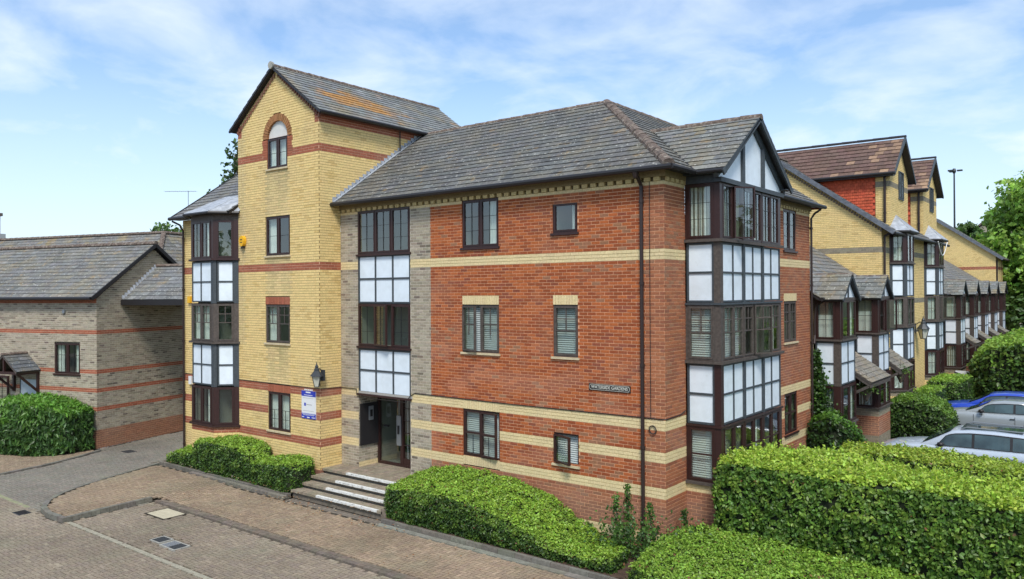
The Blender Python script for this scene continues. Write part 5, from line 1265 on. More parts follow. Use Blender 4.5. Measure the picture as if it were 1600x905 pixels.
def hedge(label, st, size, dens, group=None, base=(.055, .115, .022), top=(.16, .31, .045), bump=.05, cat='hedge', third=None, tf=0., droop=0., shape=1.7, bulge=.04, shoots=0, round_=.05, name='hedge', ends=True, spread=.75, toplit=.85):
    """st: stations (xf, yf, xb, yb, hf, hb[, z0]) ; front foot, back foot and heights. a closed body covered with leaves"""
    T = thing(name, (st[0][0], st[0][1], 0), label, cat, group)
    prof = lambda hf, hb: [(0, 0), (-bulge, .33*hf), (-bulge, .66*hf), (0, hf-round_*.6), (.0+round_/2, hf), (.33, hf+(hb-hf)*.33), (.66, hf+(hb-hf)*.66), (1-.03, hb), (1, hb-round_), (1.0, .5*hb), (1, 0)]
    G = []
    for s in st:
        xf, yf, xb, yb, hf, hb = s[:6]; z0 = s[6] if len(s) > 6 else .05; a, b = np.array((xf, yf)), np.array((xb, yb)); row = []
        for f, z in prof(hf, hb):
            q = a+(b-a)*f; row.append((q[0], q[1], z0+z))
        G.append(row)
    G = np.array(G)
    # resample along the length and displace
    m = []
    for i in range(len(G)-1):
        k = max(2, int(np.linalg.norm(G[i+1, 4]-G[i, 4])/.25))
        for t in range(k): m.append(G[i]*(1-t/k)+G[i+1]*(t/k))
    m.append(G[-1]); G = np.array(m); nr, nc = G.shape[:2]
    cen = G.mean(1)
    if ends:
        for i in (0, nr-1):
            G[i] = cen[i]+(G[i]-cen[i])*np.array([.93, .93, .96])
    pts = G.reshape(-1, 3); ctr = np.repeat(cen, nc, 0); dirn = pts-ctr; dirn /= np.linalg.norm(dirn, axis=1)[:, None]+1e-6
    dsp = (vnoise(pts, 1.1, 3.)+.6*vnoise(pts, 2.7, 9.))*bump; gm_ = pts[:, 2] < .12; dsp[gm_] *= .4; pts = pts+dirn*dsp[:, None]; G = pts.reshape(nr, nc, 3)
    F = []
    for i in range(nr-1):
        for j in range(nc-1): F.append((i*nc+j, (i+1)*nc+j, (i+1)*nc+j+1, i*nc+j+1))
    F.append(tuple(range(nc))[::1]); F.append(tuple((nr-1)*nc+j for j in range(nc))[::-1])
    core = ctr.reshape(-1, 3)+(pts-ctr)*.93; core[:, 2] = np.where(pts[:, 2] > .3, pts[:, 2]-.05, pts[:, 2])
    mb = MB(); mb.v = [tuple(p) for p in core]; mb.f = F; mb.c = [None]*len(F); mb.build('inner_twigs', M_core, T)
    P, Nn = [], []
    tris = []
    for f in F[:-2]: tris += [(f[0], f[1], f[2]), (f[0], f[2], f[3])]
    for e in (F[-2], F[-1]):
        c0 = e[len(e)//2]
        for k in range(len(e)-1):
            tris.append((e[0], e[k], e[k+1])) if k else None
    A = pts[[t[0] for t in tris]]; B = pts[[t[1] for t in tris]]; Cc = pts[[t[2] for t in tris]]
    nrm = np.cross(B-A, Cc-A); ar = np.linalg.norm(nrm, axis=1)/2; nrm /= (2*ar[:, None]+1e-9)
    mid = (A+B+Cc)/3; out = mid-np.array([cen[min(nr-1, max(0, int(np.argmin(np.linalg.norm(cen-q, axis=1)))))] for q in mid]); sg = np.sign(np.sum(nrm*out, 1)); nrm *= sg[:, None]
    tot = int(ar.sum()*dens); pick = rg.choice(len(tris), tot, p=ar/ar.sum()); r1, r2 = rg.random(tot), rg.random(tot); fl = r1+r2 > 1; r1[fl] = 1-r1[fl]; r2[fl] = 1-r2[fl]
    P = A[pick]+(B[pick]-A[pick])*r1[:, None]+(Cc[pick]-A[pick])*r2[:, None]; Nn = nrm[pick]
    lum = vnoise(P, 4.5, 1.)  # fine clumps
    kp = vnoise(P, 7.5, 4.) > (-.36 if size > .045 else -.5); P, Nn, lum = P[kp], Nn[kp], lum[kp]; tot = len(P)
    P = P+Nn*(rg.normal(0, 1, tot)*size*.6+lum*.07+.01)[:, None]
    tz = np.clip((Nn[:, 2]-.15)/.6, 0, 1); frac = np.clip(tz*toplit+lum*.45+.04+rg.normal(0, .12, tot), 0, 1)  # upward leaves paler: young growth, plus top light painted into the tint
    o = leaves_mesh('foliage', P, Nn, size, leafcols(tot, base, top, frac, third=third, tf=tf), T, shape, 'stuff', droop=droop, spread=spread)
    if shoots:
        tp_ = Nn[:, 2] > .6; Q = P[tp_]; Q = Q[rg.choice(len(Q), min(shoots, len(Q)), replace=False)]; S_ = []
        for q in Q:
            h = rg.uniform(.06, .2); l = rg.normal(0, .35, 2); k = int(h/.022)
            for i in range(k): S_.append(q+np.array([l[0], l[1], 1])*h*i/k+rg.normal(0, .012, 3))
        S_ = np.array(S_); leaves_mesh('young_shoots', S_, np.tile([0, 0, .4], (len(S_), 1)), size*.85, leafcols(len(S_), top, top, np.ones(len(S_))), T, shape, 'stuff')
    return T
FRESH_LIT = (.30, .47, .060)  # young growth colour, brightened to carry painted light on hedge tops
# left bed: three clipped blocks
hedge('small low clipped hedge at the far left end of the bed, beside the drainpipe', [(-17.15, -1.72, -17.1, -.95, .22, .38, .1), (-16.4, -1.75, -16.5, -.95, .42, .48, .1), (-15.4, -1.72, -15.4, -1.4, .45, .5, .1)], .040, 1700, 'clipped hedges by the yellow tower', top=FRESH_LIT)
hedge('tallest clipped hedge block under the yellow bay window', [(-15.45, -1.76, -16.1, -.98, .80, .88, .1), (-14.6, -1.78, -14.9, -.85, .95, 1.02, .1), (-13.4, -1.76, -13.5, -.82, .93, 1.0, .1), (-12.65, -1.74, -12.7, -.85, .80, .88, .1), (-12.45, -1.72, -12.4, -1.1, .55, .6, .1)], .040, 1700, 'clipped hedges by the yellow tower', top=FRESH_LIT)
hedge('clipped hedge block next to the entrance steps, right of the tall block', [(-12.6, -1.74, -12.5, -.9, .55, .62, .1), (-11.4, -1.82, -11.5, -.85, .70, .78, .1), (-10.6, -1.82, -10.7, -.9, .76, .80, .1), (-10.35, -1.70, -10.38, -1.1, .62, .66, .1)], .040, 1700, 'clipped hedges by the yellow tower', top=FRESH_LIT)
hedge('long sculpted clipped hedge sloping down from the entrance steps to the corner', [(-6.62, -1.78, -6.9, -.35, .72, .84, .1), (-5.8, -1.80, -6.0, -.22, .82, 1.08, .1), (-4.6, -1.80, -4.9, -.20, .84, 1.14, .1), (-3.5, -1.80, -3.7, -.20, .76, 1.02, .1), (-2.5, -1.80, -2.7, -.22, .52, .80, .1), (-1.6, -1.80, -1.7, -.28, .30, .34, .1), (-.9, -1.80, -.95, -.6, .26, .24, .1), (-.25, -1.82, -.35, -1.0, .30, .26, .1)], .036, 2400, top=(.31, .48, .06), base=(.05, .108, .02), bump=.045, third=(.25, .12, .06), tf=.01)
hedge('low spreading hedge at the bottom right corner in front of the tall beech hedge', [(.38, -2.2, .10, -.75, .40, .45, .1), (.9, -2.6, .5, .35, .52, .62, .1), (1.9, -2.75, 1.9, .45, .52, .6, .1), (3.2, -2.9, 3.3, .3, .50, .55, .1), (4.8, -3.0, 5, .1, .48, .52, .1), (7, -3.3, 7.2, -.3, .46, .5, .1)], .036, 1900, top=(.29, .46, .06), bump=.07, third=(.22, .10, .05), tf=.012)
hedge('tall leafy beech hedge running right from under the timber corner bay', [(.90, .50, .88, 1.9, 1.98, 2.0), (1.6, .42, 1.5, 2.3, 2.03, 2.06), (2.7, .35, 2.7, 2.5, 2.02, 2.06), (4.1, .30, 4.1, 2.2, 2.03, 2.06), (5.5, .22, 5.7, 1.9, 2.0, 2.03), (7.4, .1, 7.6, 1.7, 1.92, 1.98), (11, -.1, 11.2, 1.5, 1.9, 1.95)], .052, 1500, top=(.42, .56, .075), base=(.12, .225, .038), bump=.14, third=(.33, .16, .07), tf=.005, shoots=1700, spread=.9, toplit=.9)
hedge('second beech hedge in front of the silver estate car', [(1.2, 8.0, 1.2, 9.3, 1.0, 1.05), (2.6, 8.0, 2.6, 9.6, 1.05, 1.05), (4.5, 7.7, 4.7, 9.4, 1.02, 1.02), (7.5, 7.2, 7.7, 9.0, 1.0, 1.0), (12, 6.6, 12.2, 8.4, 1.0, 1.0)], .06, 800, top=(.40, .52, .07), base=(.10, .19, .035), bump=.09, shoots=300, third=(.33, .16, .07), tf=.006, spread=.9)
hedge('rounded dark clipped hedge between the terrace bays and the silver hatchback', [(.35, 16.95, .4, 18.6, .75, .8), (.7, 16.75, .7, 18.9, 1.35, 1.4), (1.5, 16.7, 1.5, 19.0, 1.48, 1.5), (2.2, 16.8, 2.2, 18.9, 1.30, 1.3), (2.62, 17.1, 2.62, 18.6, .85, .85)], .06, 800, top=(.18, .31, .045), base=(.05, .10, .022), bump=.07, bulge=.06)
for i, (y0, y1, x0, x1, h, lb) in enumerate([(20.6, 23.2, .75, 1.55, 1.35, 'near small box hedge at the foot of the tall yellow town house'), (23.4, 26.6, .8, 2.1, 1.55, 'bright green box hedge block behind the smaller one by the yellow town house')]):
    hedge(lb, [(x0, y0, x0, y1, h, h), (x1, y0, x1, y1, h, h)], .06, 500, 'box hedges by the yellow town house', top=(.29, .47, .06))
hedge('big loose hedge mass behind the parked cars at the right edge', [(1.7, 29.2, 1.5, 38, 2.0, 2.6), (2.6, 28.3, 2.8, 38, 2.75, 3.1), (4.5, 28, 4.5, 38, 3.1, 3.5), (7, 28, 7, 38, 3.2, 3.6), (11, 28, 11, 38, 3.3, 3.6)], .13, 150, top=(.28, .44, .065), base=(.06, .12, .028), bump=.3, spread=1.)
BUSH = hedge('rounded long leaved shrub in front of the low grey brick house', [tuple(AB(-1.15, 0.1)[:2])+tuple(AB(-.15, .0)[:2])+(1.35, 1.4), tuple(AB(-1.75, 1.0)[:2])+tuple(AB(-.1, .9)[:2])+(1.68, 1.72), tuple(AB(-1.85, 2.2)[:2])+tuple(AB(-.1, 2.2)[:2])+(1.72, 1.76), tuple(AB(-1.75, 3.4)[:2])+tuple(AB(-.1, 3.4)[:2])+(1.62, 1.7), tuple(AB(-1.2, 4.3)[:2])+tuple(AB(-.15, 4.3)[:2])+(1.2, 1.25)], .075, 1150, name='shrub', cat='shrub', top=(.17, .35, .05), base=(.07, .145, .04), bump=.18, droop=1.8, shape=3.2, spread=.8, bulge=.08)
# climbers and corner shrub by the downpipe
def climber(label, pts, n, r, size=.045, cat='climbing plant', name='climbing_plant', top=(.12, .24, .04)):
    T = thing(name, tuple(pts[0][:3]), label, cat); S_ = []
    st = MB(); st.tube([p[:3] for p in pts], .012, 5); st.build('stem', M_bark, T)
    for a, b in zip(pts[:-1], pts[1:]):
        a3, b3 = np.array(a[:3]), np.array(b[:3]); k = int(n*np.linalg.norm(b3-a3)); ra, rb = (a[3] if len(a) > 3 else r), (b[3] if len(b) > 3 else r); t = rg.random(k)
        S_.append(a3+(b3-a3)*t[:, None]+rg.normal(0, 1, (k, 3))*(ra+(rb-ra)*t)[:, None]*np.array([1, .5, 1]))
    S_ = np.vstack(S_); nn = np.tile([.2, -.6, .2], (len(S_), 1)); fr_ = vnoise(S_, 4, 2)*.8+.45+rg.normal(0, .15, len(S_))
    leaves_mesh('foliage', S_, nn, size, leafcols(len(S_), (.03, .07, .015), top, fr_), T, 1.4, 'stuff'); return T
CS = climber('leafy corner shrub with upright shoots growing round the foot of the downpipe', [(-1.1, -.9, .15, .28), (-.6, -.8, .45, .28), (-.25, -.7, .35, .25), (.3, -.4, .3, .28), (.7, .1, .35, .2)], 1100, .25, cat='shrub', name='shrub', size=.05)
for i, (x, y, h, lb) in enumerate([(-.95, -.45, 1.25, 'leftmost upright leafy shoot against the red wall left of the downpipe'), (-.72, -.35, 1.5, 'tallest upright leafy shoot just left of the downpipe'), (-.2, -.35, 1.2, 'upright leafy shoot just right of the downpipe'), (.25, .35, .95, 'small climbing shoot by the corner under the bay'), (-1.75, -.3, .5, 'short shoot at the wall foot behind the end of the sculpted hedge')]):
    climber(lb, [(x, y, .1, .10), (x+.03, y+.02, h*.5, .08), (x, y, h, .03)], 330, .06, size=.045)
climber('dark ivy climbing the strip of wall beside the first terrace bay', [(.25, 9.80, .1, .22), (.25, 9.82, 1.5, .20), (.2, 9.85, 2.6, .13), (.12, 9.86, 3.7, .05)], 900, .15, size=.07, top=(.08, .17, .03))
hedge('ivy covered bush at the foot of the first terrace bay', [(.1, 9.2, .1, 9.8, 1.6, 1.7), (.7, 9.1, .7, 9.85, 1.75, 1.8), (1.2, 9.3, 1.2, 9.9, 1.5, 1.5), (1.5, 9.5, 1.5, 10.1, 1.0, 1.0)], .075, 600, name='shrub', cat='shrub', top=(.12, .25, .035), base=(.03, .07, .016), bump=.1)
# trees
def tree(label, x, y, h, crown, size, n, group=None, top=(.13, .23, .045), base=(.045, .09, .02), sparse=False, seed=0):
    """crown: list of (dx, dy, z, r) clumps"""
    T = thing('tree', (x, y, 0), label, 'tree', group); r0 = .022*h
    tr = MB(); zc = min(c[2] for c in crown); tr.tube([(x, y, 0), (x+.05*h*.3, y, zc*.5), (x, y, zc), (x, y, max(c[2] for c in crown))], [r0, r0*.75, r0*.5, r0*.1], 9)
    for dx, dy, z, r in crown:
        s = V((x, y, max(zc*.55, z-r*1.6))); e = V((x+dx, y+dy, z)); tr.tube([s, s.lerp(e, .5)+V((0, 0, r*.1)), e], [r0*.38, r0*.22, r0*.05], 6)
    tr.build('trunk', M_bark, T)
    S_, NN = [], []
    vol = sum(c[3]**2 for c in crown)
    for dx, dy, z, r in crown:
        k = int(n*r*r/vol); d = rg.normal(0, 1, (k, 3)); d /= np.linalg.norm(d, axis=1)[:, None]; rad = r*(rg.random(k)**.35)
        nz = np.array([noise.noise(V(tuple(q*2.2+dx))) for q in d])*.45
        p = np.array((x+dx, y+dy, z))+d*(rad*(1+nz))[:, None]*np.array([1, 1, .85]); S_.append(p); NN.append(d)
    S_ = np.vstack(S_); NN = np.vstack(NN)
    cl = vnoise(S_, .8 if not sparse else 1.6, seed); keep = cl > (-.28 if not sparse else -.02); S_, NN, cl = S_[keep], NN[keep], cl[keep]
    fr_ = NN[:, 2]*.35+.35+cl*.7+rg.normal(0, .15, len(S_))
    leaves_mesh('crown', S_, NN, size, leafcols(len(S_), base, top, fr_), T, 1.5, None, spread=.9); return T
def clumps(n, rx, rz, z, r, seed):
    q = random.Random(seed); return [(q.uniform(-rx, rx), q.uniform(-rx, rx), z+q.uniform(-rz, rz), r*q.uniform(.7, 1.25)) for _ in range(n)]
tree('loose leafed tree showing behind the left side of the yellow tower', -29.0, 8.5, 13, [(-.3, 0, 13.0, .5), (.4, 0, 13.3, .6), (-1.0, 0, 12.2, .5), (-1.3, .2, 11.3, .5), (-1.9, 0, 11.0, .5), (-.4, 0, 12.2, .5), (-.5, 0, 11.4, .6), (.6, 0, 12.4, .6), (-2.2, 0, 10.5, .4), (1.2, 0, 12, .9), (1.6, .3, 13.2, .9), (2.4, .2, 11.8, 1.0), (1.4, .5, 10.6, 1.1), (.2, .6, 9.8, 1.0), (2.6, .5, 10, 1.1), (-.9, .6, 9.3, .8), (2.2, .3, 12.9, .9)], .17, 4600, sparse=True, top=(.11, .18, .05))
tree('small green tree top peeping over the hipped roof at the left', -46, 14.2, 10, clumps(6, 1.0, .5, 9.7, .8, 3), .2, 900)
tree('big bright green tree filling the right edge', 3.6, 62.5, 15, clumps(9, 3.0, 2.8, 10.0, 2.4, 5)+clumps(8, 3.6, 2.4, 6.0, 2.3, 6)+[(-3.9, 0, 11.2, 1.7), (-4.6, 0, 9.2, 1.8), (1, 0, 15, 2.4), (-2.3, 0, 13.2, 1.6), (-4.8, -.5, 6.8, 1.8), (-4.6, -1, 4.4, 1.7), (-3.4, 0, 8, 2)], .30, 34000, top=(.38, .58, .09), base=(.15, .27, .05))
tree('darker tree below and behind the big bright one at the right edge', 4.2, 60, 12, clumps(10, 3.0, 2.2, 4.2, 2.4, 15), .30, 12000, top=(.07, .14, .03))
tree('round green tree behind the far gables near the mast', -4.4, 76, 12, clumps(7, .9, .6, 10.9, .95, 21), .26, 2600)
tree('bushy tree between the mast and the brown gable', -2.9, 72, 12, clumps(5, .8, .7, 9.8, .9, 8), .24, 1800, top=(.12, .21, .04))
for i, (x, y, s, lb) in enumerate([(17, 2, 4, 'garden tree across the parking court, nearest the camera'), (19, 12, 5, 'garden tree across the parking court, middle one'), (20, 24, 6, 'garden tree across the parking court, farthest one')]):
    tree(lb, x, y, 9, clumps(9, 3, 2.4, 5.4, 2.2, 40+i), .35, 5000, 'trees across the parking court')
# buildings over the courtyard, behind the camera, which the front windows mirror
OH = thing('facing_terrace', (-20, -36, 0), 'brick terrace across the courtyard seen only in the window reflections', 'building')
g = MB(); g.bx(-46, -2, -44, -36, 0, 6.2); g.build('wall', mat('plain_brick', (.33, .27, .2)), OH)
g = MB(); g.hexa([(-46.5, -36, 6.1), (-1.5, -36, 6.1), (-1.5, -40, 9.6), (-46.5, -40, 9.6), (-46.5, -36, 6.3), (-1.5, -36, 6.3), (-1.5, -40, 9.8), (-46.5, -40, 9.8)]); g.hexa([(-46.5, -44, 6.1), (-46.5, -40, 9.6), (-1.5, -40, 9.6), (-1.5, -44, 6.1), (-46.5, -44, 6.3), (-46.5, -40, 9.8), (-1.5, -40, 9.8), (-1.5, -44, 6.3)]); g.build('roof', mat('far_slate', (.12, .12, .125)), OH)
tree('broad tree by the courtyard entrance behind the viewpoint', -2, -28, 10, clumps(9, 3, 2.5, 6, 2.3, 51), .4, 4000)
# ================================================================ STREET FURNITURE AND FIXTURES
def mast():
    T = thing('lighting_mast', (-3.57, 60, 0), 'tall slim grey lighting mast with three lamp heads beyond the terrace', 'lamp post')
    m = MB(); m.tube([(-3.57, 60, 0), (-3.57, 60, 15.5)], [.11, .06], 8); m.build('pole', M_iron, T)
    for a in (0, 2.1, 4.2):
        h = MB(); c = V((-3.57+math.cos(a)*.42, 60+math.sin(a)*.42, 15.6)); h.bx(c.x-.2, c.x+.2, c.y-.15, c.y+.15, 15.55, 15.66); h.build('lamp_head', M_iron, T)
    c = MB(); c.lathe((-3.57, 60, 15.4), [(.1, 0), (.16, .2), (.1, .4)], 8); c.build('head_hub', M_iron, T)
mast()
def aerial(x, y, z0, z1, ln, lb, dirn=(1, 0), els=9, w=.35):
    T = thing('television_aerial', (x, y, z0), lb, 'aerial'); m = MB(); m.tube([(x, y, z0), (x, y, z1)], .018, 6); m.build('pole', M_metal, T)
    d = V((dirn[0], dirn[1], 0)).normalized(); n = V((-d.y, d.x, 0)); c = V((x, y, z1-.03)); m = MB(); m.tube([c-d*ln*.75, c+d*ln*.25], .012, 5); m.build('boom', M_metal, T); m = MB()
    for i in range(els): p = c-d*ln*.75+d*ln*i/(els-1); m.tube([p-n*w*.5, p+n*w*.5], .006, 4)
    m.build('elements', M_metal, T, kind='stuff')
aerial(-33.0, 8, 8.4, 11.3, 1.7, 'television aerial on a pole above the left roof, left of the tower', (1, .8))
aerial(-3.9, 31.2, 8.2, 12.3, 2.0, 'television aerial beside the second tiled dormer of the yellow town house', (-1, -.6))
def lantern(px, py, z, lb, nx=0, ny=-1, s=1.):
    T = thing('wall_lantern', (px, py, z), lb, 'lantern'); c = V((px+nx*.22*s, py+ny*.22*s, z))
    b = MB(); b.tube([(px, py, z+.42*s), (px+nx*.12*s, py+ny*.12*s, z+.50*s), (c.x, c.y, z+.50*s)], .014*s, 6); b.bx(px-.03-abs(ny)*.03, px+.03+abs(ny)*.03, py-.03, py+.03, z+.15*s, z+.46*s); b.tube([(px, py, z+.22*s), (c.x-nx*.1*s, c.y-ny*.1*s, z+.27*s)], .010*s, 6); b.build('bracket', M_iron, T)
    g = MB(); g.lathe(c, [(.075*s, 0), (.15*s, .30*s)], 4); g.build('lantern_glass', M_lampglass, T)
    f = MB()
    for k in range(4):
        t = math.pi*2*k/4; f.tube([c+V((math.cos(t)*.078*s, math.sin(t)*.078*s, 0)), c+V((math.cos(t)*.155*s, math.sin(t)*.155*s, .30*s))], .011*s, 5)
        t2 = math.pi*2*(k+1)/4
        for r, zz in ((.078*s, 0), (.158*s, .30*s)): f.tube([c+V((math.cos(t)*r, math.sin(t)*r, zz)), c+V((math.cos(t2)*r, math.sin(t2)*r, zz))], .011*s, 5)
    f.build('frame', M_iron, T)
    h = MB(); h.lathe(c, [(.185*s, .30*s), (.16*s, .34*s), (.075*s, .45*s), (.07*s, .50*s), (.045*s, .53*s), (.05*s, .57*s), (.02*s, .62*s), (.001, .72*s)], 8); h.build('hood', M_iron, T)
lantern(-10.36, -.72, 2.96, 'black coach lantern on the yellow corner above the blue and white board')
lantern(.02, 25.0, 3.35, 'black coach lantern on the yellow town house between its two bays', 1, 0, 1.5)
AL = thing('alarm_box', (-14.1, -.8, 6.9), 'yellow alarm bell box on the yellow wall beside the upper bay window', 'alarm box')
a = MB(); c = V((-14.15, -.79, 7.25)); pts = [c+V((math.cos(t)*.13*(1 if math.sin(t) > 0 else .9), 0, math.sin(t)*.17)) for t in np.linspace(0, 2*math.pi, 13)[:-1]]
a.prism([p+V((0, -.09, 0)) for p in pts][::-1] if 0 else [p+V((0, -.09, 0)) for p in pts], (0, -1, 0), .11); a.build('case', mat('alarm_yellow', (.80, .43, .02), .5), AL)
a = MB(); a.bx(-14.20, -14.10, -.886, -.881, 7.28, 7.31); a.bx(-14.21, -14.09, -.886, -.881, 7.20, 7.22); a.build('printed_bars', M_black, AL)
a = MB(); a.bx(-14.19, -14.09, -.86, -.78, 7.02, 7.08); a.build('base', M_black, AL)
A2_ = thing('alarm_box', (-17.2, -.78, 4.6), 'small flat yellow alarm box on the wall strip by the left downpipe', 'alarm box')
a = MB(); a.bx(-17.42, -17.26, -.84, -.765, 5.30, 5.52); a.build('case', MATS['alarm_yellow'], A2_)
MB_ = thing('meter_box', (-17.3, -.78, 2.3), 'small white meter box low on the wall strip by the left downpipe', 'box'); a = MB(); a.bx(-17.38, -17.22, -.83, -.765, 2.55, 2.82); a.build('case', M_white, MB_)
# board with blue head and foot
AG = thing('agent_board', (-10.95, -.8, 2.0), 'blue and white notice board fixed to the yellow wall below the lantern', 'sign')
b = MB(); TS.box(b, -11.27, -10.62, 1.98, 2.78, .003, .018); b.build('white_board', M_white, AG)
b = MB(); TS.box(b, -11.27, -10.62, 2.62, 2.78, .019, .021); TS.box(b, -11.27, -10.62, 1.98, 2.13, .019, .021); b.build('blue_panels', M_blue, AG)
b = MB()
TS.box(b, -11.07, -10.85, 2.72, 2.755, .022, .023); TS.box(b, -11.15, -10.76, 2.65, 2.665, .022, .023); TS.box(b, -11.24, -10.66, 2.10, 2.112, .022, .023); TS.box(b, -11.2, -10.7, 2.075, 2.085, .022, .023); TS.box(b, -11.02, -10.90, 2.0, 2.03, .022, .023); TS.box(b, -11.25, -11.15, 2.01, 2.03, .022, .023); TS.box(b, -10.8, -10.65, 2.01, 2.03, .022, .023)
b.build('white_print', M_white, AG)
b = MB(); TS.box(b, -11.15, -11.07, 2.34, 2.43, .019, .0205); b.build('logo_square', M_blue, AG)
b = MB(); TS.box(b, -11.05, -10.80, 2.375, 2.392, .019, .0205); TS.box(b, -11.22, -10.72, 2.565, 2.572, .019, .0205); TS.box(b, -11.2, -10.7, 2.20, 2.207, .019, .0205); b.build('grey_print', M_conc, AG)
b = MB()
for i in range(5): TS.box(b, -11.14+i*.08, -11.09+i*.08, 2.79, 2.83, .003, .018)
b.build('top_edge_print', M_white, AG)
# street name plate with its real lettering
NP = thing('street_name_plate', (-1.34, -.03, 3.4), 'black and white cast street name plate reading WATERSIDE GARDENS on the red wall', 'sign')
nx0, nx1, nz0, nz1 = -1.875, -.815, 3.395, 3.545
b = MB(); FS.box(b, nx0, nx1, nz0, nz1, .003, .02); b.build('plate', M_black, NP)
b = MB()
def rrect(x0, x1, z0, z1, r, n=5):
    o = []
    for cx, cz, a0 in ((x1-r, z0+r, -90), (x1-r, z1-r, 0), (x0+r, z1-r, 90), (x0+r, z0+r, 180)):
        for i in range(n+1): t = math.radians(a0+90*i/n); o.append((cx+r*math.cos(t), cz+r*math.sin(t)))
    return o
o1, o2 = rrect(nx0+.02, nx1-.02, nz0+.014, nz1-.014, .045), rrect(nx0+.028, nx1-.028, nz0+.022, nz1-.022, .040)
for i in range(len(o1)):
    j = (i+1) % len(o1); b.face([FS.P(*o1[i], .026), FS.P(*o1[j], .026), FS.P(*o2[j], .026), FS.P(*o2[i], .026)]); b.face([FS.P(*o1[j], .026), FS.P(*o1[i], .026), FS.P(*o1[i], .02), FS.P(*o1[j], .02)])
b.build('raised_border', mat('aged_white', (.56, .55, .48), .6), NP)
fc = bpy.data.curves.new('letters', 'FONT'); fc.body = 'WATERSIDE GARDENS'; fc.size = .100; fc.extrude = .003; fc.align_x = 'CENTER'; fc.align_y = 'CENTER'; fc.offset = .0008
fo = bpy.data.objects.new('tmp_text', fc); COL.objects.link(fo); dg = bpy.context.evaluated_depsgraph_get(); me = bpy.data.meshes.new_from_object(fo.evaluated_get(dg)); bpy.data.objects.remove(fo, do_unlink=True)
co = np.empty(len(me.vertices)*3); me.vertices.foreach_get('co', co); co = co.reshape(-1, 3); wdt = co[:, 0].max()-co[:, 0].min(); sx = .93/wdt
new = np.stack([co[:, 0]*sx, -co[:, 2], co[:, 1]], 1); me.vertices.foreach_set('co', new.ravel()); me.materials.clear(); me.materials.append(mat('aged_white', (.56, .55, .48), .6))
cc_ = new.mean(0); lo = link('lettering', me, NP, V(((nx0+nx1)/2, -.024, (nz0+nz1)/2)))
# hanging baskets on the terrace
for x, y, z, lb in ((1.0, 12.2, 2.35, 'green hanging basket under the first terrace porch'), (1.05, 16.9, 2.5, 'yellow green hanging basket under the second terrace porch')):
    T = thing('hanging_basket', (x, y, z), lb, 'hanging basket'); b = MB(); b.lathe((x, y, z), [(.02, -.38), (.12, -.18), (.2, 0)], 9); b.tube([(x, y, z-.1), (x, y, z+.5)], .006, 4); b.build('basket', M_bark, T)
    P_ = np.array((x, y, z+.08))+rg.normal(0, 1, (260, 3))*np.array((.15, .15, .09)); leaves_mesh('foliage', P_, np.tile([0, 0, 1.], (260, 1)), .07, leafcols(260, (.06, .13, .03), (.2, .3, .06), rg.random(260)), T, 1.5, 'stuff')
# drooping aerial lead on the second bay of the town house
CL = thing('drooping_cable', (.5, 27.5, 7.6), 'pale loose cable drooping across the second upper bay of the yellow town house', 'cable'); b = MB()
b.tube([(.62, 27.2+2.6*t, 7.9-.75*math.sin(math.pi*min(1, t*1.05))*(1-.25*t)+.1*t) for t in np.linspace(0, 1, 14)], .022, 5); b.build('cable_run', M_white, CL)
# white railings far right
RL = thing('railing', (1.3, 31, 0), 'dark handrail with white boards at the steps past the yellow town house', 'railing'); b = MB()
for i in range(3): b.tube([(1.0, 29.5+i*.1, 1.2-.0*i+.0), (1.0, 29.5, 1.2)], .01, 4)
for z in (1.0, .7, .4): beam(b, (.9, 29.6, z+.45), (2.2, 29.6, z), .05, .06)
b.build('rails', M_iron, RL); b = MB(); b.bx(.9, 2.2, 29.9, 29.95, .3, 1.5); b.build('white_board', M_white, RL)
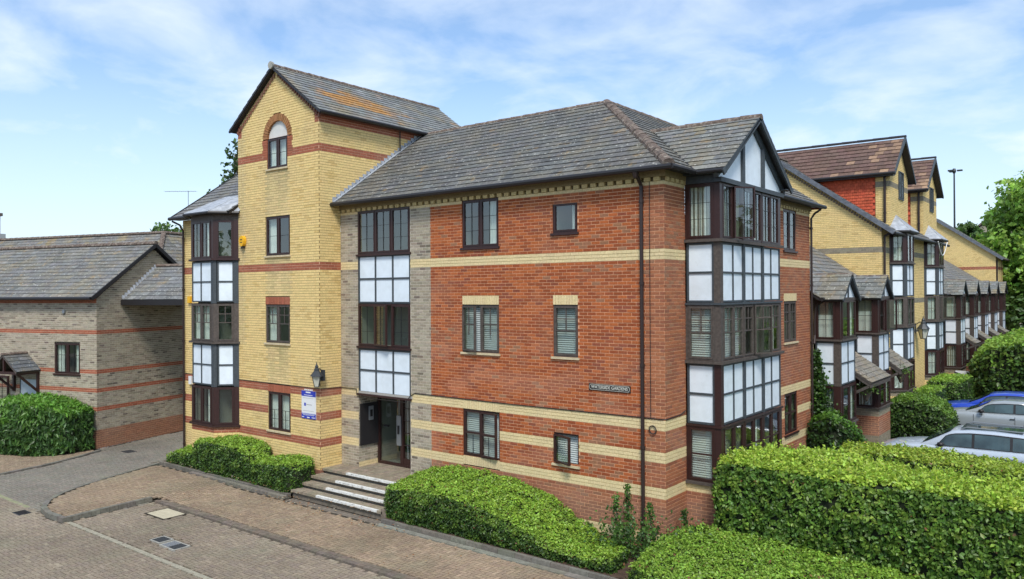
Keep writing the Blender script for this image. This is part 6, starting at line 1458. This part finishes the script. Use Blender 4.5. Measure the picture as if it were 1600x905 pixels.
# ================================================================ CARS (nose towards -X)
def car(label, x0, yn, L_, Wd, H, paint, roofrack=False, estate=True, doors=4, sunroof=False, grp='cars parked in the court'):
    """x0: nose, yn: near side (towards -Y). local profile in metres from the nose"""
    T = thing('parked_car', (x0+L_/2, yn+Wd/2, 0), label, 'car', grp)
    yc_ = yn+Wd/2; hw = Wd/2
    hz = H*.66
    # lower body stations: x, z bottom, z shoulder, half width factor, z deck(centre)
    st = [(0, .42, .62, .66, .66), (.10, .24, .70, .83, .76), (.45, .20, .80, .94, .88), (1.0, .20, .88, .99, .965), (1.42, .20, .915, 1., 1.0), (2.2, .20, .935, 1., .97), (3.2, .20, .95, 1., .98), (L_-.75, .20, .97, .99, 1.0), (L_-.25, .24, .96, .95, .98), (L_-.05, .32, .90, .88, .93), (L_, .45, .80, .84, .84)]
    def sec(s):
        x, zb, zs, w, zd = s; w = w*hw
        half = [(0, zb), (w*.86, zb), (w*.97, zb+.12), (w*1.0, zb+(zs-zb)*.45), (w*.985, zb+(zs-zb)*.78), (w*.955, zs-.01), (w*.90, zs+(zd-zs)*.45), (w*.6, zd-.012), (0, zd)]
        pts = [(x, y, z) for y, z in half]+[(x, -y, z) for y, z in half[-2:0:-1]]
        return pts
    # densify with smooth interpolation
    S = []
    for i in range(len(st)-1):
        k = 3
        for t in range(k):
            f = t/k; S.append(tuple(a*(1-f)+b*f for a, b in zip(st[i], st[i+1])))
    S.append(st[-1]); mb = MB(); rows = [sec(s) for s in S]; n = len(rows[0])
    for r in rows:
        for p in r: mb.v.append((x0+p[0], yc_+p[1], p[2]))
    for i in range(len(rows)-1):
        for k in range(n):
            mb.f.append((i*n+k, i*n+(k+1) % n, (i+1)*n+(k+1) % n, (i+1)*n+k)); mb.c.append(None)
    mb.f.append(tuple(range(n))[::-1]); mb.f.append(tuple((len(rows)-1)*n+k for k in range(n))); mb.c += [None, None]
    body = mb.build('body', paint, T, smooth=True)
    # greenhouse
    tail = L_-.12 if estate else L_-.30
    gs = [(1.28, .955, .955, .80, .80), (1.75, .96, H-.29, .86, .78), (2.12, .965, H-.075, .87, .73), (2.6, .97, H-.012, .88, .715), (3.2, .975, H, .88, .71), (tail-.65, .98, H-.035, .88, .69), (tail-.28, .985, H-.10, .86, .66), (tail, .99, .99, .80, .74)]
    G = []
    for i in range(len(gs)-1):
        for t in range(3):
            f = t/3; G.append(tuple(a*(1-f)+b*f for a, b in zip(gs[i], gs[i+1])))
    G.append(gs[-1])
    def gsec(g):
        x, zb, zr, wb, wr = g; wb *= hw; wr *= hw; zr = max(zr, zb+.002)
        return [(x, wb, zb-.05), (x, wb, zb), (x, wb+(wr-wb)*.85, zb+(zr-zb)*.84), (x, wr*.93, zb+(zr-zb)*.965), (x, wr*.6, zr), (x, 0, zr+.008), (x, -wr*.6, zr), (x, -wr*.93, zb+(zr-zb)*.965), (x, -(wb+(wr-wb)*.85), zb+(zr-zb)*.84), (x, -wb, zb), (x, -wb, zb-.05)]
    mb = MB(); R = [gsec(g) for g in G]; n = 11
    for r in R:
        for p in r: mb.v.append((x0+p[0], yc_+p[1], p[2]))
    for i in range(len(R)-1):
        for k in range(n-1): mb.f.append((i*n+k, i*n+k+1, (i+1)*n+k+1, (i+1)*n+k)); mb.c.append(None)
    mb.build('roof', paint, T, smooth=True)
    def gat(x):
        for a, b in zip(gs[:-1], gs[1:]):
            if a[0] <= x <= b[0]: f = (x-a[0])/(b[0]-a[0]); return tuple(p*(1-f)+q*f for p, q in zip(a, b))
        return gs[-1]
    def side(x, t, s, o=.006):
        g = gat(x); zb, zr, wb, wr = g[1], g[2], g[3]*hw, g[4]*hw; z = zb+(zr-zb)*t; y = wb+(wr-wb)*t; return V((x0+x, yc_+s*(y+o), z))
    splits = [1.72, 2.72, 3.66, tail-.42] if doors == 4 else [1.72, 2.95, tail-.38]
    for s in (-1, 1):
        # dark band behind the glazing, then the panes
        K = 14; xa, xb = splits[0]-.04, splits[-1]-.02; bl = [side(xa+(xb-xa)*i/K, .03, s, .003) for i in range(K+1)]; bh = [side(max(1.80, xa+(xb-xa)*i/K) if i < 2 else xa+(xb-xa)*i/K, (.3 if xa+(xb-xa)*i/K < 1.95 else .84) if i < K else .7, s, .003) for i in range(K+1)]
        bq = MB()
        for i in range(K): bq.face([bl[i], bl[i+1], bh[i+1], bh[i]] if s < 0 else [bl[i+1], bl[i], bh[i], bh[i+1]])
        bq.build('window_surround', M_black, T)
        for a, b in zip(splits[:-1], splits[1:]):
            b_ = b-.07; K = 6; lo = [side(a+(b_-a)*i/K, .06, s) for i in range(K+1)]
            hi = []
            for i in range(K+1):
                x = a+(b_-a)*i/K
                if a == splits[0]: x = max(x, 1.98) if i > 0 else 1.80
                hi.append(side(x, .80 if x > 1.95 else .30, s))
            if b == splits[-1]:
                hi[-1] = side(b_-.14, .74, s)
            mbq = MB()
            for i in range(K): mbq.face([lo[i], lo[i+1], hi[i+1], hi[i]] if s < 0 else [lo[i+1], lo[i], hi[i], hi[i+1]])
            mbq.build('side_window', M_carwin, T)
            tr = MB(); tr.tube([p+V((0, s*.004, 0)) for p in lo], .011, 4); tr.tube([p+V((0, s*.004, 0)) for p in hi], .009, 4); tr.build('window_trim', M_black, T)
    ws = MB(); K = 5
    def fr(x, f):
        g = gat(x); return V((x0+x, yc_+f*hw*(g[4] if x > 1.6 else g[3])*.93, g[2]+.012))
    xs = [1.34, 1.55, 1.75, 1.93, 2.1]
    for a, b in zip(xs[:-1], xs[1:]):
        for i in range(6):
            f0, f1 = -.9+1.8*i/6, -.9+1.8*(i+1)/6; ws.face([fr(a, f0), fr(a, f1), fr(b, f1), fr(b, f0)])
    for p in range(len(ws.v)): x, y, z = ws.v[p]; ws.v[p] = (x-.012, y, z+.006)
    ws.build('windscreen', M_carwin, T)
    xs = [tail-.27, tail-.1]
    rw_ = MB(); g0, g1 = gat(xs[0]), gat(xs[1])
    rw_.face([V((x0+xs[0]+.02, yc_-hw*g0[4]*.85, g0[2])), V((x0+xs[1]+.02, yc_-hw*g1[4]*.85, g1[2])), V((x0+xs[1]+.02, yc_+hw*g1[4]*.85, g1[2])), V((x0+xs[0]+.02, yc_+hw*g0[4]*.85, g0[2]))]); rw_.build('rear_window', M_carwin, T)
    # wheels and arches
    for wx in (.86, L_-.88):
        for s in (-1, 1):
            y = yc_+s*(hw-.02); c = V((x0+wx, y, .32)); a = MB(); pts = [c+V((math.cos(t)*.385, s*.012, math.sin(t)*.385)) for t in np.linspace(-.25, math.pi+.25, 15)]
            a.prism(pts if s < 0 else pts[::-1], (0, s, 0), .05); a.build('wheel_arch', M_black, T)
            ty = MB(); ty.tube([c+V((0, s*-.17, 0)), c+V((0, s*.02, 0))], .315, 20); w = ty.build('wheel', M_black, T)
            ri = MB(); ri.tube([c+V((0, s*.021, 0)), c+V((0, s*.03, 0))], .06, 12)
            for k in range(7):
                t = k*2*math.pi/7; d = V((math.cos(t), 0, math.sin(t))); n_ = V((-math.sin(t), 0, math.cos(t))); q = [c+d*.05-n_*.022, c+d*.05+n_*.022, c+d*.215+n_*.03, c+d*.215-n_*.03]
                ri.hexa([p+V((0, s*.018, 0)) for p in q]+[p+V((0, s*.032, 0)) for p in q])
            ri.tube([c+V((math.cos(t)*.225, s*.024, math.sin(t)*.225)) for t in np.linspace(0, 2*math.pi, 19)], .016, 5); ri.build('rim', M_metal, w)
    # details
    for s in (-1, 1):
        m_ = MB(); p = V((x0+1.88, yc_+s*(hw+.05), 1.03)); m_.lathe(p-V((0, 0, .06)), [(.03, 0), (.085, .02), (.10, .07), (.08, .125), (.02, .14)], 10); m_.tube([p+V((.02, -s*.14, -.03)), p], .02, 5); m_.build('door_mirror', M_black, T, smooth=True)
        for a in splits[:-1][:2 if doors == 4 else 1]:
            h = MB(); x = a+(.82 if doors == 4 else 1.06); yy = hw*1.0+.0; h.bx(x0+x, x0+x+.15, yc_+s*yy-.012, yc_+s*yy+.022, .80, .825); h.build('door_handle', M_black if doors == 2 else paint, T)
        for a in ((1.62, 2.70, 3.72) if doors == 4 else (1.62, 2.94)):
            l = MB(); l.tube([V((x0+a, yc_+s*(hw*.985+.004), .90)), V((x0+a, yc_+s*(hw*1.0+.003), .62)), V((x0+a+.03, yc_+s*(hw*.985+.004), .36))], .006, 4); l.build('door_gap', M_black, T)
        if doors == 2:
            l = MB(); l.bx(x0+1.55, x0+3.55, yc_+s*hw-.01, yc_+s*hw+.015, .50, .54); l.build('rubbing_strip', M_black, T)
        hl = MB(); hl.lathe(V((x0+.20, yc_+s*hw*.66, .62)), [(.02, 0), (.13, .03), (.14, .10), (.05, .13)], 8); hl.build('headlight', MATS['lamp_clear'], T, smooth=True)
        tl = MB(); tl.bx(x0+L_-.13, x0+L_-.02, yc_+s*hw*.80-.07, yc_+s*hw*.80+.07, .70, .95); tl.build('tail_light', MATS['lamp_red'], T)
        if roofrack:
            r = MB(); r.tube([V((x0+2.35, yc_+s*hw*.63, H-.02)), V((x0+2.5, yc_+s*hw*.63, H+.05)), V((x0+tail-.7, yc_+s*hw*.60, H+.03)), V((x0+tail-.55, yc_+s*hw*.60, H-.04))], .018, 6); r.build('roof_rail', M_metal, T)
    if sunroof:
        sr = MB(); sr.hexa([V((x0+2.35, yc_-hw*.52, H-.02)), V((x0+tail-.75, yc_-hw*.52, H-.01)), V((x0+tail-.75, yc_+hw*.52, H-.01)), V((x0+2.35, yc_+hw*.52, H-.02)), V((x0+2.35, yc_-hw*.52, H+.012)), V((x0+tail-.75, yc_-hw*.52, H+.012)), V((x0+tail-.75, yc_+hw*.52, H+.012)), V((x0+2.35, yc_+hw*.52, H+.012))]); sr.build('glass_roof', M_carwin, T)
    return T
M_carwin = mat('car_window', (.045, .075, .08), .06, nscale=2, namt=.5, spec=.5, coat=.35)
mat('lamp_clear', (.7, .72, .75), .1, spec=.8); mat('lamp_red', (.45, .02, .02), .2, spec=.8)
P_silver = mat('pale_silver_paint', (.44, .50, .58), .3, spec=.6, coat=.8); P_sil2 = mat('silver_paint', (.36, .39, .40), .32, metal=.25, spec=.6, coat=.8); P_blue = mat('blue_paint', (.015, .06, .45), .28, spec=.6, coat=.8)
car('pale silver estate car with long glass roof behind the second beech hedge', 1.45, 11.0, 4.75, 1.86, 1.50, P_silver, roofrack=True, sunroof=True)
car('silver two door hatchback parked behind the rounded dark hedge', 1.5, 18.95, 4.2, 1.72, 1.43, P_sil2, doors=2, estate=False)
car('bright blue car parked beyond the silver hatchback', 1.25, 21.3, 4.3, 1.76, 1.46, P_blue, estate=False)
